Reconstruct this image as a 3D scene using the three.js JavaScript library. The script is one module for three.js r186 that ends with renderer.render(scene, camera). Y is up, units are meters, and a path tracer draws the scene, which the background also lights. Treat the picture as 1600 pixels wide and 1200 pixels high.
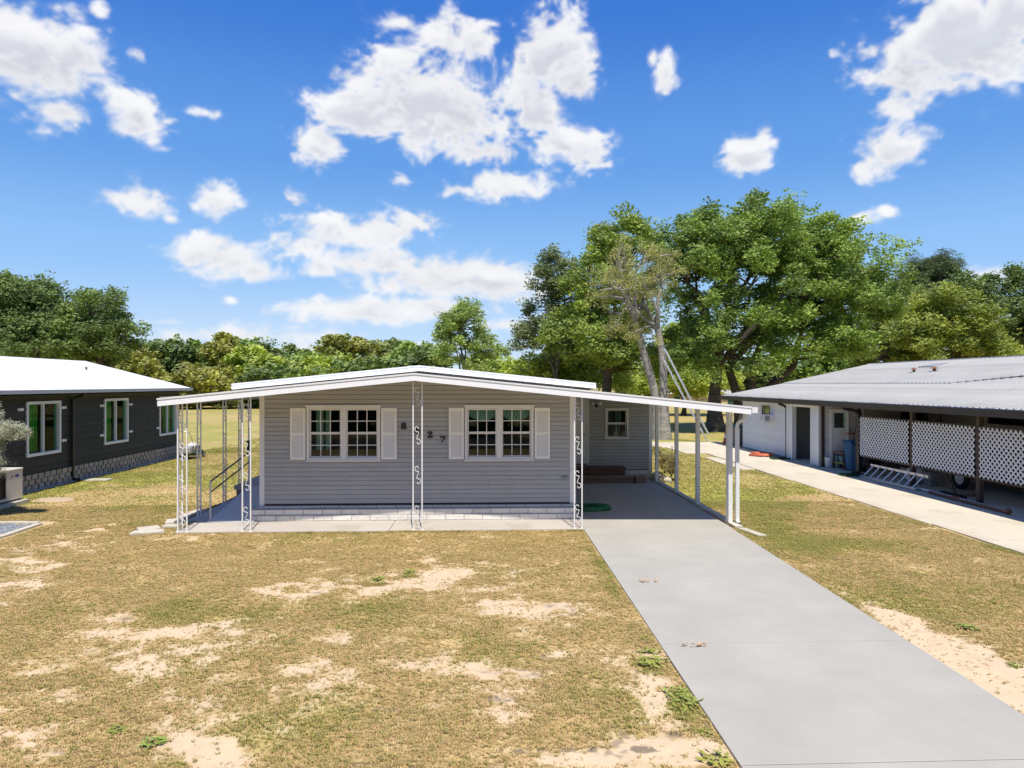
import * as THREE from 'three';
import { mergeGeometries } from 'three/addons/utils/BufferGeometryUtils.js';
import { FontLoader } from 'three/addons/loaders/FontLoader.js';
import { TextGeometry } from 'three/addons/geometries/TextGeometry.js';
import { RoundedBoxGeometry } from 'three/addons/geometries/RoundedBoxGeometry.js';

// ---------------------------------------------------------------- camera, sky, sun, exposure
const scene = new THREE.Scene();
const FOC = 1110, CAMH = 3.1, YAW = Math.atan(0.0405), CA = Math.cos(YAW), SA = Math.sin(YAW);
const camera = new THREE.PerspectiveCamera(2 * Math.atan(600 / FOC) * 180 / Math.PI, 4 / 3, 0.1, 3000);
camera.position.set(0, CAMH, 0);
camera.lookAt(SA * 10, CAMH, -CA * 10);
const renderer = new THREE.WebGLRenderer({ antialias: true });
renderer.toneMapping = THREE.LinearToneMapping;
renderer.toneMappingExposure = 1.3;
renderer.shadowMap.enabled = true;

// value noise
function hash(x, y, s) { let h = (x * 374761393 + y * 668265263 + s * 1274126177) | 0; h = Math.imul(h ^ (h >>> 13), 1274126177); return ((h ^ (h >>> 16)) >>> 0) / 4294967296; }
function vn(x, y, s = 0) {
  const xi = Math.floor(x), yi = Math.floor(y), fx = x - xi, fy = y - yi, u = fx * fx * (3 - 2 * fx), v = fy * fy * (3 - 2 * fy);
  const a = hash(xi, yi, s), b = hash(xi + 1, yi, s), c = hash(xi, yi + 1, s), d = hash(xi + 1, yi + 1, s);
  return a + (b - a) * u + (c - a) * v + (a - b - c + d) * u * v;
}
function fbm(x, y, o = 4, s = 0) { let t = 0, a = 0.5, n = 0; for (let i = 0; i < o; i++) { t += a * vn(x, y, s + i * 17); n += a; a *= 0.5; x = x * 2.03 + 11.7; y = y * 2.03 + 5.3; } return t / n; }
const sstep = (a, b, x) => { const t = Math.min(1, Math.max(0, (x - a) / (b - a))); return t * t * (3 - 2 * t); };
const mix = (a, b, t) => a + (b - a) * t;
const mix3 = (a, b, t) => [mix(a[0], b[0], t), mix(a[1], b[1], t), mix(a[2], b[2], t)];
function rng(seed) { let s = seed >>> 0; return () => { s = (s + 0x6D2B79F5) | 0; let t = Math.imul(s ^ (s >>> 15), 1 | s); t = (t + Math.imul(t ^ (t >>> 7), 61 | t)) ^ t; return ((t ^ (t >>> 14)) >>> 0) / 4294967296; }; }

// the sky: clear blue air with scattered fair-weather cumulus, as directions round the viewer
function makeSky() {
  const W = 4096, H = 2048, data = new Float32Array(W * H * 4);
  const lobes = [];
  const addDir = (az, el, ra, re, w = 1) => lobes.push([az, el, ra, re, w]);
  const addPx = (px, py, rx, ry, w = 1) => { const az = Math.atan2((px - 800) / FOC, 1) + YAW, hyp = Math.hypot(FOC, px - 800); addDir(az, Math.atan2(600 - py, hyp), rx / hyp * (FOC / hyp) * 1.05, ry / hyp * 1.05, w); };
  for (const l of [
    [55, 105, 115, 72], [100, 178, 42, 34], [25, 60, 60, 40], [120, 90, 60, 40], [213, 188, 46, 30], [205, 165, 34, 20], [212, 86, 16, 12], [325, 178, 30, 9, .4], [155, 18, 12, 12, .6],
    [650, 160, 112, 78], [560, 185, 66, 46], [500, 228, 48, 32], [725, 185, 85, 62], [765, 238, 85, 26], [545, 118, 40, 16, .8], [850, 92, 66, 66], [840, 172, 56, 44], [885, 222, 55, 28], [925, 243, 42, 22], [900, 130, 45, 40], [722, 62, 58, 34], [625, 36, 36, 13, .8],
    [785, 288, 72, 26], [718, 296, 36, 17], [620, 280, 20, 14, .75], [1040, 118, 20, 34, .65], [1020, 95, 10, 14, .5], [1165, 243, 38, 40, .75], [1190, 215, 18, 20, .8], [1392, 238, 64, 36], [1345, 262, 26, 20], [1500, 65, 125, 95], [1425, 110, 85, 66], [1410, 158, 52, 28], [1570, 20, 70, 60], [1370, 80, 50, 20, .9], [1300, 88, 18, 10, .55],
    [215, 313, 50, 30], [340, 318, 38, 28], [265, 342, 15, 9, .8], [460, 310, 22, 15], [350, 405, 80, 36], [300, 408, 34, 22], [400, 425, 44, 18], [335, 380, 36, 18],
    [570, 362, 115, 30], [645, 347, 52, 24], [465, 382, 46, 18], [700, 432, 150, 42], [625, 415, 95, 27], [555, 412, 65, 22], [775, 445, 85, 36], [505, 420, 30, 14], [570, 487, 125, 24], [685, 482, 100, 22], [360, 471, 13, 6, .8],
    [1335, 342, 62, 12, .55], [1388, 333, 20, 10, .7], [380, 527, 150, 20], [290, 530, 90, 18, .9], [250, 503, 60, 7, .8], [1552, 432, 46, 20], [800, 508, 80, 14, .8], [440, 545, 140, 10, .8], [700, 540, 140, 10, .8]]) addPx(...l);
  const R = rng(5);
  for (let i = 0; i < 46; i++) {                        // the same kind of clouds all round
    const az = 0.8 + R() * (2 * Math.PI - 1.52), el = 0.06 + Math.pow(R(), 1.3) * 1.1, n = 2 + Math.floor(R() * 4), s = 0.03 + R() * 0.06;
    for (let k = 0; k < n; k++) addDir(az + (R() - 0.5) * s * 3, el + (R() - 0.5) * s * 0.9, s * (0.6 + R() * 0.7), s * (0.35 + R() * 0.4) * (0.5 + el * 0.5));
  }
  const COLS = 64, bins = Array.from({ length: COLS }, () => []);
  for (const l of lobes) {
    const c = Math.cos(l[1]);
    for (let b = 0; b < COLS; b++) { let a = (b + 0.5) / COLS * 2 * Math.PI - Math.PI - l[0]; a = Math.atan2(Math.sin(a), Math.cos(a)); if (Math.abs(a) * c < l[2] * 1.9 + Math.PI / COLS * 1.1) bins[b].push(l); }
  }
  function cover(az, el, bin) {
    let m = -9;
    for (const l of bin) {
      let da = az - l[0]; if (da > Math.PI) da -= 2 * Math.PI; else if (da < -Math.PI) da += 2 * Math.PI;
      const x = da * Math.cos(l[1]) / l[2]; if (x > 1.9 || x < -1.9) continue;
      let y = (el - l[1]) / l[3]; if (y < 0) y *= 1.15; if (y > 1.9 || y < -1.9) continue;
      const v = (1 - Math.sqrt(x * x + y * y)) * Math.min(1, 0.45 + l[3] * 14) + (l[4] - 1) * 0.5; if (v > m) m = v;
    }
    return m;
  }
  const stops = [[0, [.56, .66, .76]], [.06, [.42, .57, .76]], [.16, [.235, .435, .74]], [.3, [.105, .275, .63]], [.48, [.040, .157, .52]], [.8, [.026, .125, .46]], [1.6, [.022, .105, .40]]];
  for (let j = H / 2; j < H; j++) {
    const el = ((j + 0.5) / H - 0.5) * Math.PI;
    let k = 0; while (k < stops.length - 2 && el > stops[k + 1][0]) k++;
    const blue = mix3(stops[k][1], stops[k + 1][1], sstep(stops[k][0], stops[k + 1][0], el) * .5 + .5 * Math.min(1, (el - stops[k][0]) / (stops[k + 1][0] - stops[k][0])));
    for (let i = 0; i < W; i++) {
      // equirect u -> direction; az measured from -Z towards +X
      const th = ((i + 0.5) / W - 0.5) * 2 * Math.PI, az = Math.atan2(Math.cos(th), -Math.sin(th));
      const bin = bins[Math.min(COLS - 1, Math.floor((az + Math.PI) / (2 * Math.PI) * COLS))];
      let r = blue[0], g = blue[1], b = blue[2];
      if (bin.length && el < 1.35) {
        const c0 = cover(az, el, bin);
        if (c0 > -0.75) {
          const X = az * 26, Y = el * 36;
          const wx = X + (fbm(X * .5, Y * .5, 2, 91) - .5) * 1.1, wy = Y + (fbm(X * .5 + 40, Y * .5, 2, 92) - .5) * 1.1;
          const n = fbm(wx * .9, wy * .9, 6, 7), w1 = fbm(wx * 3.4, wy * 3.4, 4, 57);
          const d = c0 + ((n - .5) * 1.45 + (w1 - .5) * .75) * mix(.7, 1, sstep(.12, .3, el));
          const al = sstep(-0.12, 0.5, d) * .97 + .03 * sstep(-.3, 0, d);
          if (al > 0.001) {
            const up = cover(az, el + 0.022, bin) + (fbm(wx * .9, (wy + .75) * .9, 4, 7) - .5) * 1.5;
            const low = sstep(-0.1, 0.75, up) * sstep(.25, .9, d);                         // thicker cloud above: the greyer underside
            const br = mix(.715, .50, low * .8) + (n - .5) * .16;
            const cl = [br * mix(.985, .94, low), br * mix(.985, .97, low), br * mix(1.0, 1.06, low)];
            const t = al * mix(.8, .97, sstep(0.03, .12, el));
            r = mix(r, cl[0], t); g = mix(g, cl[1], t); b = mix(b, cl[2], t);
          }
        }
      }
      const o = (j * W + i) * 4; data[o] = r; data[o + 1] = g; data[o + 2] = b; data[o + 3] = 1;
    }
  }
  for (let j = 0; j < H / 2; j++) for (let i = 0; i < W; i++) { const o = (j * W + i) * 4; data[o] = .30; data[o + 1] = .27; data[o + 2] = .17; data[o + 3] = 1; }
  const t = new THREE.DataTexture(data, W, H, THREE.RGBAFormat, THREE.FloatType);
  t.mapping = THREE.EquirectangularReflectionMapping; t.magFilter = t.minFilter = THREE.LinearFilter; t.needsUpdate = true;
  return t;
}
scene.background = makeSky();
scene.environment = scene.background;
const sun = new THREE.DirectionalLight(new THREE.Color().setRGB(1, .94, .83), 4.5);
sun.position.set(0.14 * 40, 2.25 * 40, 40 - 18); sun.target.position.set(0, 0, -18);
sun.castShadow = true; sun.shadow.mapSize.set(4096, 4096);
Object.assign(sun.shadow.camera, { left: -45, right: 45, top: 50, bottom: -50, near: 1, far: 220 });
scene.add(sun, sun.target);

// ---------------------------------------------------------------- helpers
const lin = (r, g, b) => new THREE.Color().setRGB(r, g, b);
// photo pixel (1600 x 1200) + known height / plane -> place in the world; d is the distance along the house's depth axis (z = -d)
function groundAt(px, py, h = 0) { const D = (CAMH - h) * FOC / (py - 600), x = (px - 800) / FOC * D; return [x * CA + D * SA, -x * SA + D * CA]; }
function atDist(px, py, d) { const r = (px - 800) / FOC, D = d / (CA - r * SA); return [r * D * CA + D * SA, CAMH - (py - 600) / FOC * D]; }
const used = {};
function numbered(n) { used[n] = (used[n] ?? -1) + 1; return used[n] ? n + '_' + String(used[n]).padStart(3, '0') : n; }
const ORG = new Map();
function thing(name, label, category, [x, y, d], group) {
  const g = new THREE.Group(); g.name = numbered(name); g.position.set(x, y, -d); scene.add(g);
  g.userData = { label, category }; if (group) g.userData.group = group; ORG.set(g, [x, y, -d]); return g;
}
function structure(name, label, category, [x, y, d]) { const g = thing(name, label, category, [x, y, d]); g.userData.kind = 'structure'; return g; }
function sub(p, name, [x, y, z], ry = 0) { const g = new THREE.Group(); g.name = name; g.position.set(x, y, z); g.rotation.y = ry; p.add(g); ORG.set(g, [0, 0, 0]); return g; }
// a part that has sub-parts given in world coordinates
function wsub(p, name) { const g = new THREE.Group(); g.name = name; p.add(g); ORG.set(g, ORG.get(p)); return g; }
function boxUV(g) {
  const p = g.attributes.position, n = g.attributes.normal, uv = new Float32Array(p.count * 2);
  for (let i = 0; i < p.count; i++) {
    const ax = Math.abs(n.getX(i)), ay = Math.abs(n.getY(i)), az = Math.abs(n.getZ(i)), x = p.getX(i), y = p.getY(i), z = p.getZ(i);
    if (ay >= ax && ay >= az) { uv[2 * i] = x; uv[2 * i + 1] = z; } else if (ax >= az) { uv[2 * i] = z; uv[2 * i + 1] = y; } else { uv[2 * i] = x; uv[2 * i + 1] = y; }
  }
  g.setAttribute('uv', new THREE.BufferAttribute(uv, 2)); return g;
}
function clean(g) { g = g.index ? g.toNonIndexed() : g; for (const k of Object.keys(g.attributes)) if (!['position', 'normal', 'uv'].includes(k)) g.deleteAttribute(k); if (!g.attributes.uv) g.setAttribute('uv', new THREE.BufferAttribute(new Float32Array(g.attributes.position.count * 2), 2)); return g; }
function merge(gs) { return gs.length === 1 ? gs[0] : mergeGeometries(gs.map(clean)); }
function part(p, name, geos, m, uvs = true) {
  let g = Array.isArray(geos) ? merge(geos) : geos;
  if (uvs) boxUV(g);
  const o = ORG.get(p); g.translate(-o[0], -o[1], -o[2]);
  const mesh = new THREE.Mesh(g, m); mesh.name = name; mesh.castShadow = mesh.receiveShadow = true; p.add(mesh); ORG.set(mesh, o); return mesh;
}
function put(p, name, g, m, x, y, z, ry = 0) { const o = ORG.get(p), s = new THREE.Mesh(g, m); s.name = name; s.castShadow = s.receiveShadow = true; s.position.set(x - o[0], y - o[1], z - o[2]); s.rotation.y = ry; p.add(s); return s; }
function bx(x0, x1, y0, y1, d0, d1) { const g = new THREE.BoxGeometry(Math.abs(x1 - x0), Math.abs(y1 - y0), Math.abs(d1 - d0)); g.translate((x0 + x1) / 2, (y0 + y1) / 2, -(d0 + d1) / 2); return g; }
const V = (x, y, d) => new THREE.Vector3(x, y, -d);
function rod(a, b, r0, r1 = r0, n = 8) { const d = b.clone().sub(a), g = new THREE.CylinderGeometry(r1, r0, d.length(), n); g.translate(0, d.length() / 2, 0); g.applyQuaternion(new THREE.Quaternion().setFromUnitVectors(new THREE.Vector3(0, 1, 0), d.clone().normalize())); g.translate(a.x, a.y, a.z); return g; }
function bar(a, b, w, t) { const d = b.clone().sub(a), L = d.length(), g = new THREE.BoxGeometry(w, L, t); g.translate(0, L / 2, 0); g.applyQuaternion(new THREE.Quaternion().setFromUnitVectors(new THREE.Vector3(0, 1, 0), d.normalize())); g.translate(a.x, a.y, a.z); return g; }
function tube(pts, r, seg = 40, n = 6) { return new THREE.TubeGeometry(new THREE.CatmullRomCurve3(pts), seg, r, n); }
// a flat-ish convex outline (x, y) given thickness; zf(y) is the front
function plate(pts, zf, zb) {
  const pos = [], n = pts.length;
  const tri = (a, b, c) => pos.push(...a, ...b, ...c);
  const F = pts.map(([x, y]) => [x, y, zf(y)]), B = pts.map(([x, y]) => [x, y, zb]);
  for (let i = 1; i < n - 1; i++) { tri(F[0], F[i], F[i + 1]); tri(B[0], B[i + 1], B[i]); }
  for (let i = 0; i < n; i++) { const j = (i + 1) % n; tri(F[i], B[i], B[j]); tri(F[i], B[j], F[j]); }
  const g = new THREE.BufferGeometry(); g.setAttribute('position', new THREE.Float32BufferAttribute(pos, 3)); g.computeVertexNormals(); return boxUV(g);
}
function clipPoly(pts, f) { // keep f(x,y) >= 0
  const out = [];
  for (let i = 0; i < pts.length; i++) { const a = pts[i], b = pts[(i + 1) % pts.length], fa = f(...a), fb = f(...b); if (fa >= 0) out.push(a); if (fa * fb < 0) { const t = fa / (fa - fb); out.push([mix(a[0], b[0], t), mix(a[1], b[1], t)]); } }
  return out;
}
// horizontal lap siding in local x/y, front towards +z at z0: every course a board of its own, cut round openings
function lapSiding(p, x0, x1, y0, y1, rowH, z0, mats, holes = [], clips = [], place = null, lap = .03, groove = .014, panel = 0) {
  const R = rng(x1 * 977 + y1 * 131 | 0); let row = 0;
  for (let y = y0; y < y1 - .01; y += rowH, row++) {
    const yt = Math.min(y + rowH, y1); const mt = mats[Math.floor(R() * mats.length)];
    let spans = [[x0, x1, y, yt]];
    for (const [a, b, c, e] of holes) {
      const next = [];
      for (const s of spans) {
        if (s[2] >= e || s[3] <= c || s[0] >= b || s[1] <= a) { next.push(s); continue; }
        if (s[0] < a) next.push([s[0], a, s[2], s[3]]);
        if (s[1] > b) next.push([b, s[1], s[2], s[3]]);
        const l = Math.max(s[0], a), r = Math.min(s[1], b);
        if (s[2] < c - .002) next.push([l, r, s[2], c]);
        if (s[3] > e + .002) next.push([l, r, e, s[3]]);
      }
      spans = next;
    }
    if (panel) { const off = hash(row, 3, 7) * panel, cut = []; for (const s of spans) { let a = s[0]; for (let k = Math.ceil((s[0] - off) / panel); off + k * panel < s[1] - .3; k++) { const x = off + k * panel; if (x > a + .3) { cut.push([a, x - .0015, s[2], s[3]]); a = x + .0015; } } cut.push([a, s[1], s[2], s[3]]); } spans = cut; }
    for (const s of spans) {
      const gp = groove * Math.min(1, Math.max(0, 1 - (s[2] - y) * 50)); let q = [[s[0], s[2] + gp], [s[1], s[2] + gp], [s[1], s[3]], [s[0], s[3]]];
      for (const c of clips) q = clipPoly(q, c);
      if (q.length < 3) continue;
      const g = plate(q, (yy) => z0 + .004 + lap * (1 - (yy - y) / rowH), z0 + .001); // the board's lower lip stands clear of the next board's top
      if (place) g.applyMatrix4(place);
      part(p, 'siding_board', g, mt, false);
    }
  }
}
// ---------------------------------------------------------------- textures and materials
function tn(u, v, per, s) { // tiling value noise
  const x = u * per, y = v * per, xi = Math.floor(x), yi = Math.floor(y), fx = x - xi, fy = y - yi, a = fx * fx * (3 - 2 * fx), b = fy * fy * (3 - 2 * fy), m = (k) => ((k % per) + per) % per;
  const h = (i, j) => hash(m(i), m(j), s);
  return mix(mix(h(xi, yi), h(xi + 1, yi), a), mix(h(xi, yi + 1), h(xi + 1, yi + 1), a), b);
}
const tfb = (u, v, p, o, s) => { let t = 0, a = .5, n = 0; for (let i = 0; i < o; i++) { t += a * tn(u, v, p, s + i); n += a; a *= .5; p *= 2; } return t / n; };
const toS = (c) => c <= .0031308 ? 12.92 * c : 1.055 * Math.pow(c, 1 / 2.4) - .055;
function tex(w, h, fn, metresU, metresV = metresU, color = true) {
  const d = new Uint8Array(w * h * 4);
  for (let j = 0; j < h; j++) for (let i = 0; i < w; i++) { const c = fn((i + .5) / w, (j + .5) / h), o = (j * w + i) * 4; for (let k = 0; k < 3; k++) { const v = Math.min(1, Math.max(0, typeof c === 'number' ? c : c[k])); d[o + k] = Math.round((color ? toS(v) : v) * 255); } d[o + 3] = 255; }
  const t = new THREE.DataTexture(d, w, h, THREE.RGBAFormat); t.wrapS = t.wrapT = THREE.RepeatWrapping; t.magFilter = THREE.LinearFilter; t.minFilter = THREE.LinearMipmapLinearFilter; t.generateMipmaps = true;
  if (color) t.colorSpace = THREE.SRGBColorSpace; t.repeat.set(1 / metresU, 1 / metresV); t.needsUpdate = true; return t;
}
const tConc = tex(512, 512, (u, v) => { const a = tfb(u, v, 4, 6, 3), b = tn(u, v, 256, 9); return .77 + .22 * a + (b > .93 ? -.10 : 0) + (b < .04 ? .06 : 0); }, 2.6);
const tConcOld = tex(512, 512, (u, v) => { const a = tfb(u, v, 3, 6, 23), s = sstep(.56, .68, tfb(u, v, 5, 4, 31)), b = tn(u, v, 200, 19); return [.78 + .25 * a - .09 * s + (b > .95 ? -.15 : 0), .77 + .25 * a - .10 * s + (b > .95 ? -.15 : 0), .75 + .24 * a - .13 * s + (b > .95 ? -.15 : 0)]; }, 3.7);
const tPaint = tex(256, 256, (u, v) => .88 + .12 * tfb(u, v, 5, 5, 41), 1.7);
const tSid = tex(512, 256, (u, v) => .86 + .14 * (tfb(u, v * .25, 4, 5, 51) * .5 + .5 * tn(u * .25, v, 64, 53)), 2.3, 1.1);
const tRoof = tex(512, 512, (u, v) => { const a = tfb(u, v, 3, 6, 61), st = sstep(.55, .8, tfb(u * 1, v, 6, 4, 67)); return [.72 + .28 * a - .14 * st, .72 + .28 * a - .14 * st, .72 + .28 * a - .15 * st]; }, 4.1);
const tWood = tex(256, 256, (u, v) => { const g = tfb(u * .5, v, 4, 3, 71), l = tn(u, v, 8, 73), s = Math.sin((v * 40 + g * 9)) * .5 + .5; return [.62 + .3 * s * g + .12 * l, .6 + .3 * s * g + .12 * l, .58 + .3 * s * g + .12 * l]; }, .9, .35);
const tBark = tex(256, 256, (u, v) => { const a = tfb(u, v * .35, 12, 4, 81), b = tfb(u, v, 4, 3, 83); return .35 + .75 * a * a + .25 * b; }, .8, 1.6);
const tBrick = tex(256, 256, (u, v) => { const a = tfb(u, v, 8, 5, 91), c = tn(u, v, 40, 95); return .80 + .22 * a + (c > .86 ? -.14 : 0); }, .6);
const bFine = tex(256, 256, (u, v) => tfb(u, v, 32, 3, 101), .5, .5, false);
const bRough = tex(256, 256, (u, v) => tfb(u, v, 8, 5, 111), .5, .5, false);
function M(c, rough = .8, o = {}) { const m = new THREE.MeshStandardMaterial({ color: lin(...c), roughness: rough, ...o }); m.side = THREE.DoubleSide; return m; }
const mt = {
  white: M([.84, .84, .83], .5, { map: tPaint }), whiteTrim: M([.84, .84, .84], .45, { map: tPaint }), vinyl: M([.78, .775, .76], .5), fascia: M([.90, .90, .90], .4), roofWhite: M([.82, .82, .82], .45, { map: tPaint }),
  sid: [.97, 1, 1.03].map((k) => M([.49 * k, .49 * k, .485 * k], .6, { map: tSid })),
  sheath: M([.06, .06, .06], .9), inside: M([.22, .22, .21], .95), insideFloor: M([.15, .12, .09], .9),
  brick: [1, .94, 1.05, .9].map((k) => M([.86 * k, .82 * k, .76 * k], .85, { map: tBrick, bumpMap: bRough, bumpScale: .012 })), mortar: M([.50, .47, .43], .95, { map: tBrick }),
  shutter: M([.90, .885, .86], .5), iron: M([.82, .81, .80], .5), black: M([.012, .012, .013], .45), number: M([.014, .013, .016], .4),
  glass: new THREE.MeshPhysicalMaterial({ color: lin(.6, .82, .74), roughness: .02, transmission: 1, thickness: 0, ior: 1.5 }),
  glassGreen: new THREE.MeshPhysicalMaterial({ color: lin(.35, .72, .5), roughness: .02, transmission: 1, thickness: 0, ior: 1.5, specularIntensity: .4, specularColor: lin(.55, 1, .6) }), curtain: M([.5, .56, .53], .9), drive: M([.44, .415, .36], .9, { map: tConc, bumpMap: bFine, bumpScale: .002 }), walk: M([.50, .455, .41], .9, { map: tConcOld, bumpMap: bFine, bumpScale: .003 }),
  path: M([.62, .555, .445], .9, { map: tConcOld, bumpMap: bFine, bumpScale: .003 }), stone: M([.58, .54, .46], .9, { map: tConcOld, bumpMap: bRough, bumpScale: .02 }),
  ramp: M([.70, .70, .70], .8, { map: tConc }), block: M([.30, .30, .30], .9, { map: tBrick, bumpMap: bRough, bumpScale: .01 }), rail: M([.16, .14, .13], .5), railWhite: M([.6, .6, .6], .5),
  deck: M([.22, .115, .075], .8, { map: tWood }), deckPale: M([.36, .24, .165], .85, { map: tWood }), metal: M([.55, .56, .57], .35, { metalness: .85 }), alu: M([.62, .62, .63], .4, { metalness: .7 }),
  dark: [1, 1.15, .88].map((k) => M([.036 * k, .034 * k, .025 * k], .65, { map: tSid })), darkTrim: M([.03, .027, .021], .55), splitBlock: [1, .86, 1.12, .95].map((k) => M([.46 * k, .40 * k, .345 * k], .95, { map: tBrick, bumpMap: bRough, bumpScale: .03 })), darkGap: M([.06, .055, .05], .95),
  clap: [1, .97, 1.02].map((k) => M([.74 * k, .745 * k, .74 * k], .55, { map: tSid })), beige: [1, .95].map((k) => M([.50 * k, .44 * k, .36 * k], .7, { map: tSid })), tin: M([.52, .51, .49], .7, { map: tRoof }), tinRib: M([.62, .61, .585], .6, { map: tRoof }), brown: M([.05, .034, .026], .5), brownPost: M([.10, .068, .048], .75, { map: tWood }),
  lattice: M([.78, .77, .78], .5), tyre: M([.015, .015, .015], .85), rim: M([.72, .74, .76], .35), red: M([.42, .06, .045], .5), orange: M([.55, .14, .06], .55), green: M([.012, .20, .055], .35), darkGreen: M([.02, .06, .03], .6), blueBin: M([.008, .085, .20], .7), grey: M([.3, .3, .31], .7), beigePlain: M([.62, .58, .49], .55), blue: M([.02, .06, .4], .4), teal: M([.03, .16, .16], .5), rust: M([.20, .085, .05], .8), yellow: M([.5, .36, .06], .6), tan: M([.55, .43, .24], .85), dryLeaf: M([.52, .35, .17], .9), greenReflection: M([.16, .42, .07], .9)
};
// ---------------------------------------------------------------- the ground
// what grows where: bare sand, dry turf, green turf, dark soil (a map of matter, by place)
const GB = [ // [pixel x, pixel y, radius x (m), radius d (m), sand, green]
  [155, 965, .55, .35, .42, 0], [225, 985, .9, .3, .40, 0], [215, 1030, .5, .5, .40, 0], [620, 912, 1.3, .45, .30, 0], [690, 895, .7, .3, .34, 0], [825, 945, .9, .45, .30, 0], [460, 925, .9, .25, .24, 0], [20, 920, .7, 1.0, .26, 0], [60, 880, .9, .5, .2, 0],
  [300, 1150, .6, .5, .30, 0], [1030, 1085, .28, .9, .42, 0], [960, 1175, .9, .25, .40, 0], [1080, 1172, .45, .25, .4, 0], [360, 1190, .35, .2, .36, 0], [1480, 1010, .5, 1.3, .46, 0], [1570, 1070, .5, 1.0, .5, 0], [1405, 965, .3, 1.0, .34, 0], [760, 1060, 1.4, .7, .10, 0], [870, 1010, 1.2, .8, .12, 0],
  [610, 826, .6, .12, .3, 0], [800, 880, 1.0, .5, .08, 0], [560, 1080, 1.6, .5, .06, 0],
  [1200, 830, 1.0, 1.6, -.3, .5], [1180, 800, .6, 2, -.3, .3], [1330, 850, 1.6, .8, -.25, .34], [1530, 850, .8, .7, -.2, .2], [1120, 760, .8, 2.5, -.3, .32], [240, 900, .35, 1.1, -.25, .24], [270, 945, .3, .6, -.2, .22], [380, 905, .5, .7, -.1, .16], [640, 897, .2, .15, -.4, .4], [590, 910, .3, .12, -.4, .35],
  [20, 1000, .7, 1.0, -.2, .2], [100, 760, 2.5, 3, -.3, .18], [180, 730, 3, 4, -.3, .14], [300, 760, 1.2, 4, -.3, .2], [420, 828, 1.2, .12, -.3, .28], [700, 830, 2, .12, -.2, .2], [930, 870, .14, 1.2, -.4, .38], [960, 920, .12, .6, -.4, .3], [1012, 1035, .14, .25, -.4, .45], [1065, 1100, .18, .28, -.5, .35], [1480, 940, 1.2, 1.6, -.25, .12], [560, 970, 2.2, .8, -.1, .06], [400, 1010, .8, .4, -.1, .12], [590, 1120, 1.0, .5, -.1, .05], [860, 1150, .5, .3, -.1, 0]
].map(([px, py, rx, rd, s, g]) => [...groundAt(px, py), rx, rd, s, g]);
const DARK = [[925, 1165, .16, .05], [1008, 1165, .14, .06], [850, 1165, .3, .05], [845, 1023, .14, .06], [770, 1085, .22, .08], [585, 1105, .3, .07], [600, 1052, .1, .08], [1060, 1140, .2, .1]].map(([px, py, rx, rd]) => [...groundAt(px, py), rx, rd]);
const BACK = (X, d) => sstep(.46, .54, (d - 14) / 16 + (fbm(X * .3, d * .3, 4, 215) - .5) * 1.5 + (X > 5.3 && d > 10 ? .3 : 0)); // the better watered turf beside and behind the houses, ragged-edged
function lawnAt(X, d) {
  let bs = 0, bg = 0;
  if (d < 34) for (const b of GB) { const x = (X - b[0]) / b[2], y = (d - b[1]) / b[3], q = x * x + y * y; if (q < 4) { const w = Math.exp(-q * 1.1); bs += b[4] * w; bg += b[5] * w; } }
  const macro = fbm(X * .22, d * .22, 3, 201), mid = fbm(X * .95 + 3, d * 1.15, 4, 211), fine = fbm(X * 4.1, d * 4.6, 3, 221);
  const front = 1 - sstep(15.5, 22, d);
  const bits = fbm(X * 2.3 + 70, d * 3.4, 3, 223); let sand = sstep(.485, .74, mid * .36 + fine * .34 + bits * .30 + bs * .68 + (macro - .5) * .2 + .006 - (1 - front) * .18);
  let green = sstep(.34, .92, fbm(X * .55, d * .6, 4, 231) * .75 + .25 * fine + bg - .19 + BACK(X, d) * .37);
  let dark = 0;
  if (d < 12) for (const b of DARK) { const x = (X - b[0]) / b[2], y = (d - b[1]) / b[3], q = x * x + y * y; if (q < 5) dark = Math.max(dark, sstep(.9, .35, q * .5 + (.5 - fine) * 1.6)); }
  if (d < 14) dark = Math.max(dark, .7 * sstep(.70, .78, fbm(X * 1.7 + 30, d * 2.6, 4, 241)));
  return [sand, green, dark, macro, fine];
}
const DRY = [.43, .305, .125], GREEN = [.27, .27, .042], SAND = [.60, .46, .305], SOIL = [.13, .095, .07], STRAW = [.50, .37, .165];
function groundColor(X, d) {
  const [s, g, k, macro, fine] = lawnAt(X, d);
  let c = mix3(DRY, STRAW, sstep(.35, .75, fbm(X * 2.2 + 9, d * 2.2, 3, 251)) * .55);
  c = mix3(c, GREEN, g * .9); 
  const litter = .16 * (vn(X * 5, d * 5, 265) - .5) + .22 * (vn(X * 1.4, d * 1.4, 267) - .5) + .72 + .5 * vn(X * 38, d * 38, 261) * .6 + .25 * vn(X * 90, d * 90, 263);
  c = [c[0] * litter, c[1] * litter, c[2] * litter];
  const sn = .9 + .2 * fbm(X * 9, d * 9, 3, 271); c = mix3(c, [SAND[0] * sn, SAND[1] * sn, SAND[2] * sn], s * .88);
  c = mix3(c, SOIL, k * .8 * sstep(.42, .62, fbm(X * 16, d * 16, 3, 291)));
  if (d > 40) { // mown field behind: bands of cut dry hay
    const t = d + (fbm(X * .05, d * .1, 3, 281) - .5) * 8;
    const hay = sstep(58, 62, t) * (1 - sstep(70, 75, t)) + .75 * sstep(92, 100, t);
    c = mix3(c, [.46, .325, .125], Math.min(1, hay * .5));
  }
  return c;
}
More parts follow.
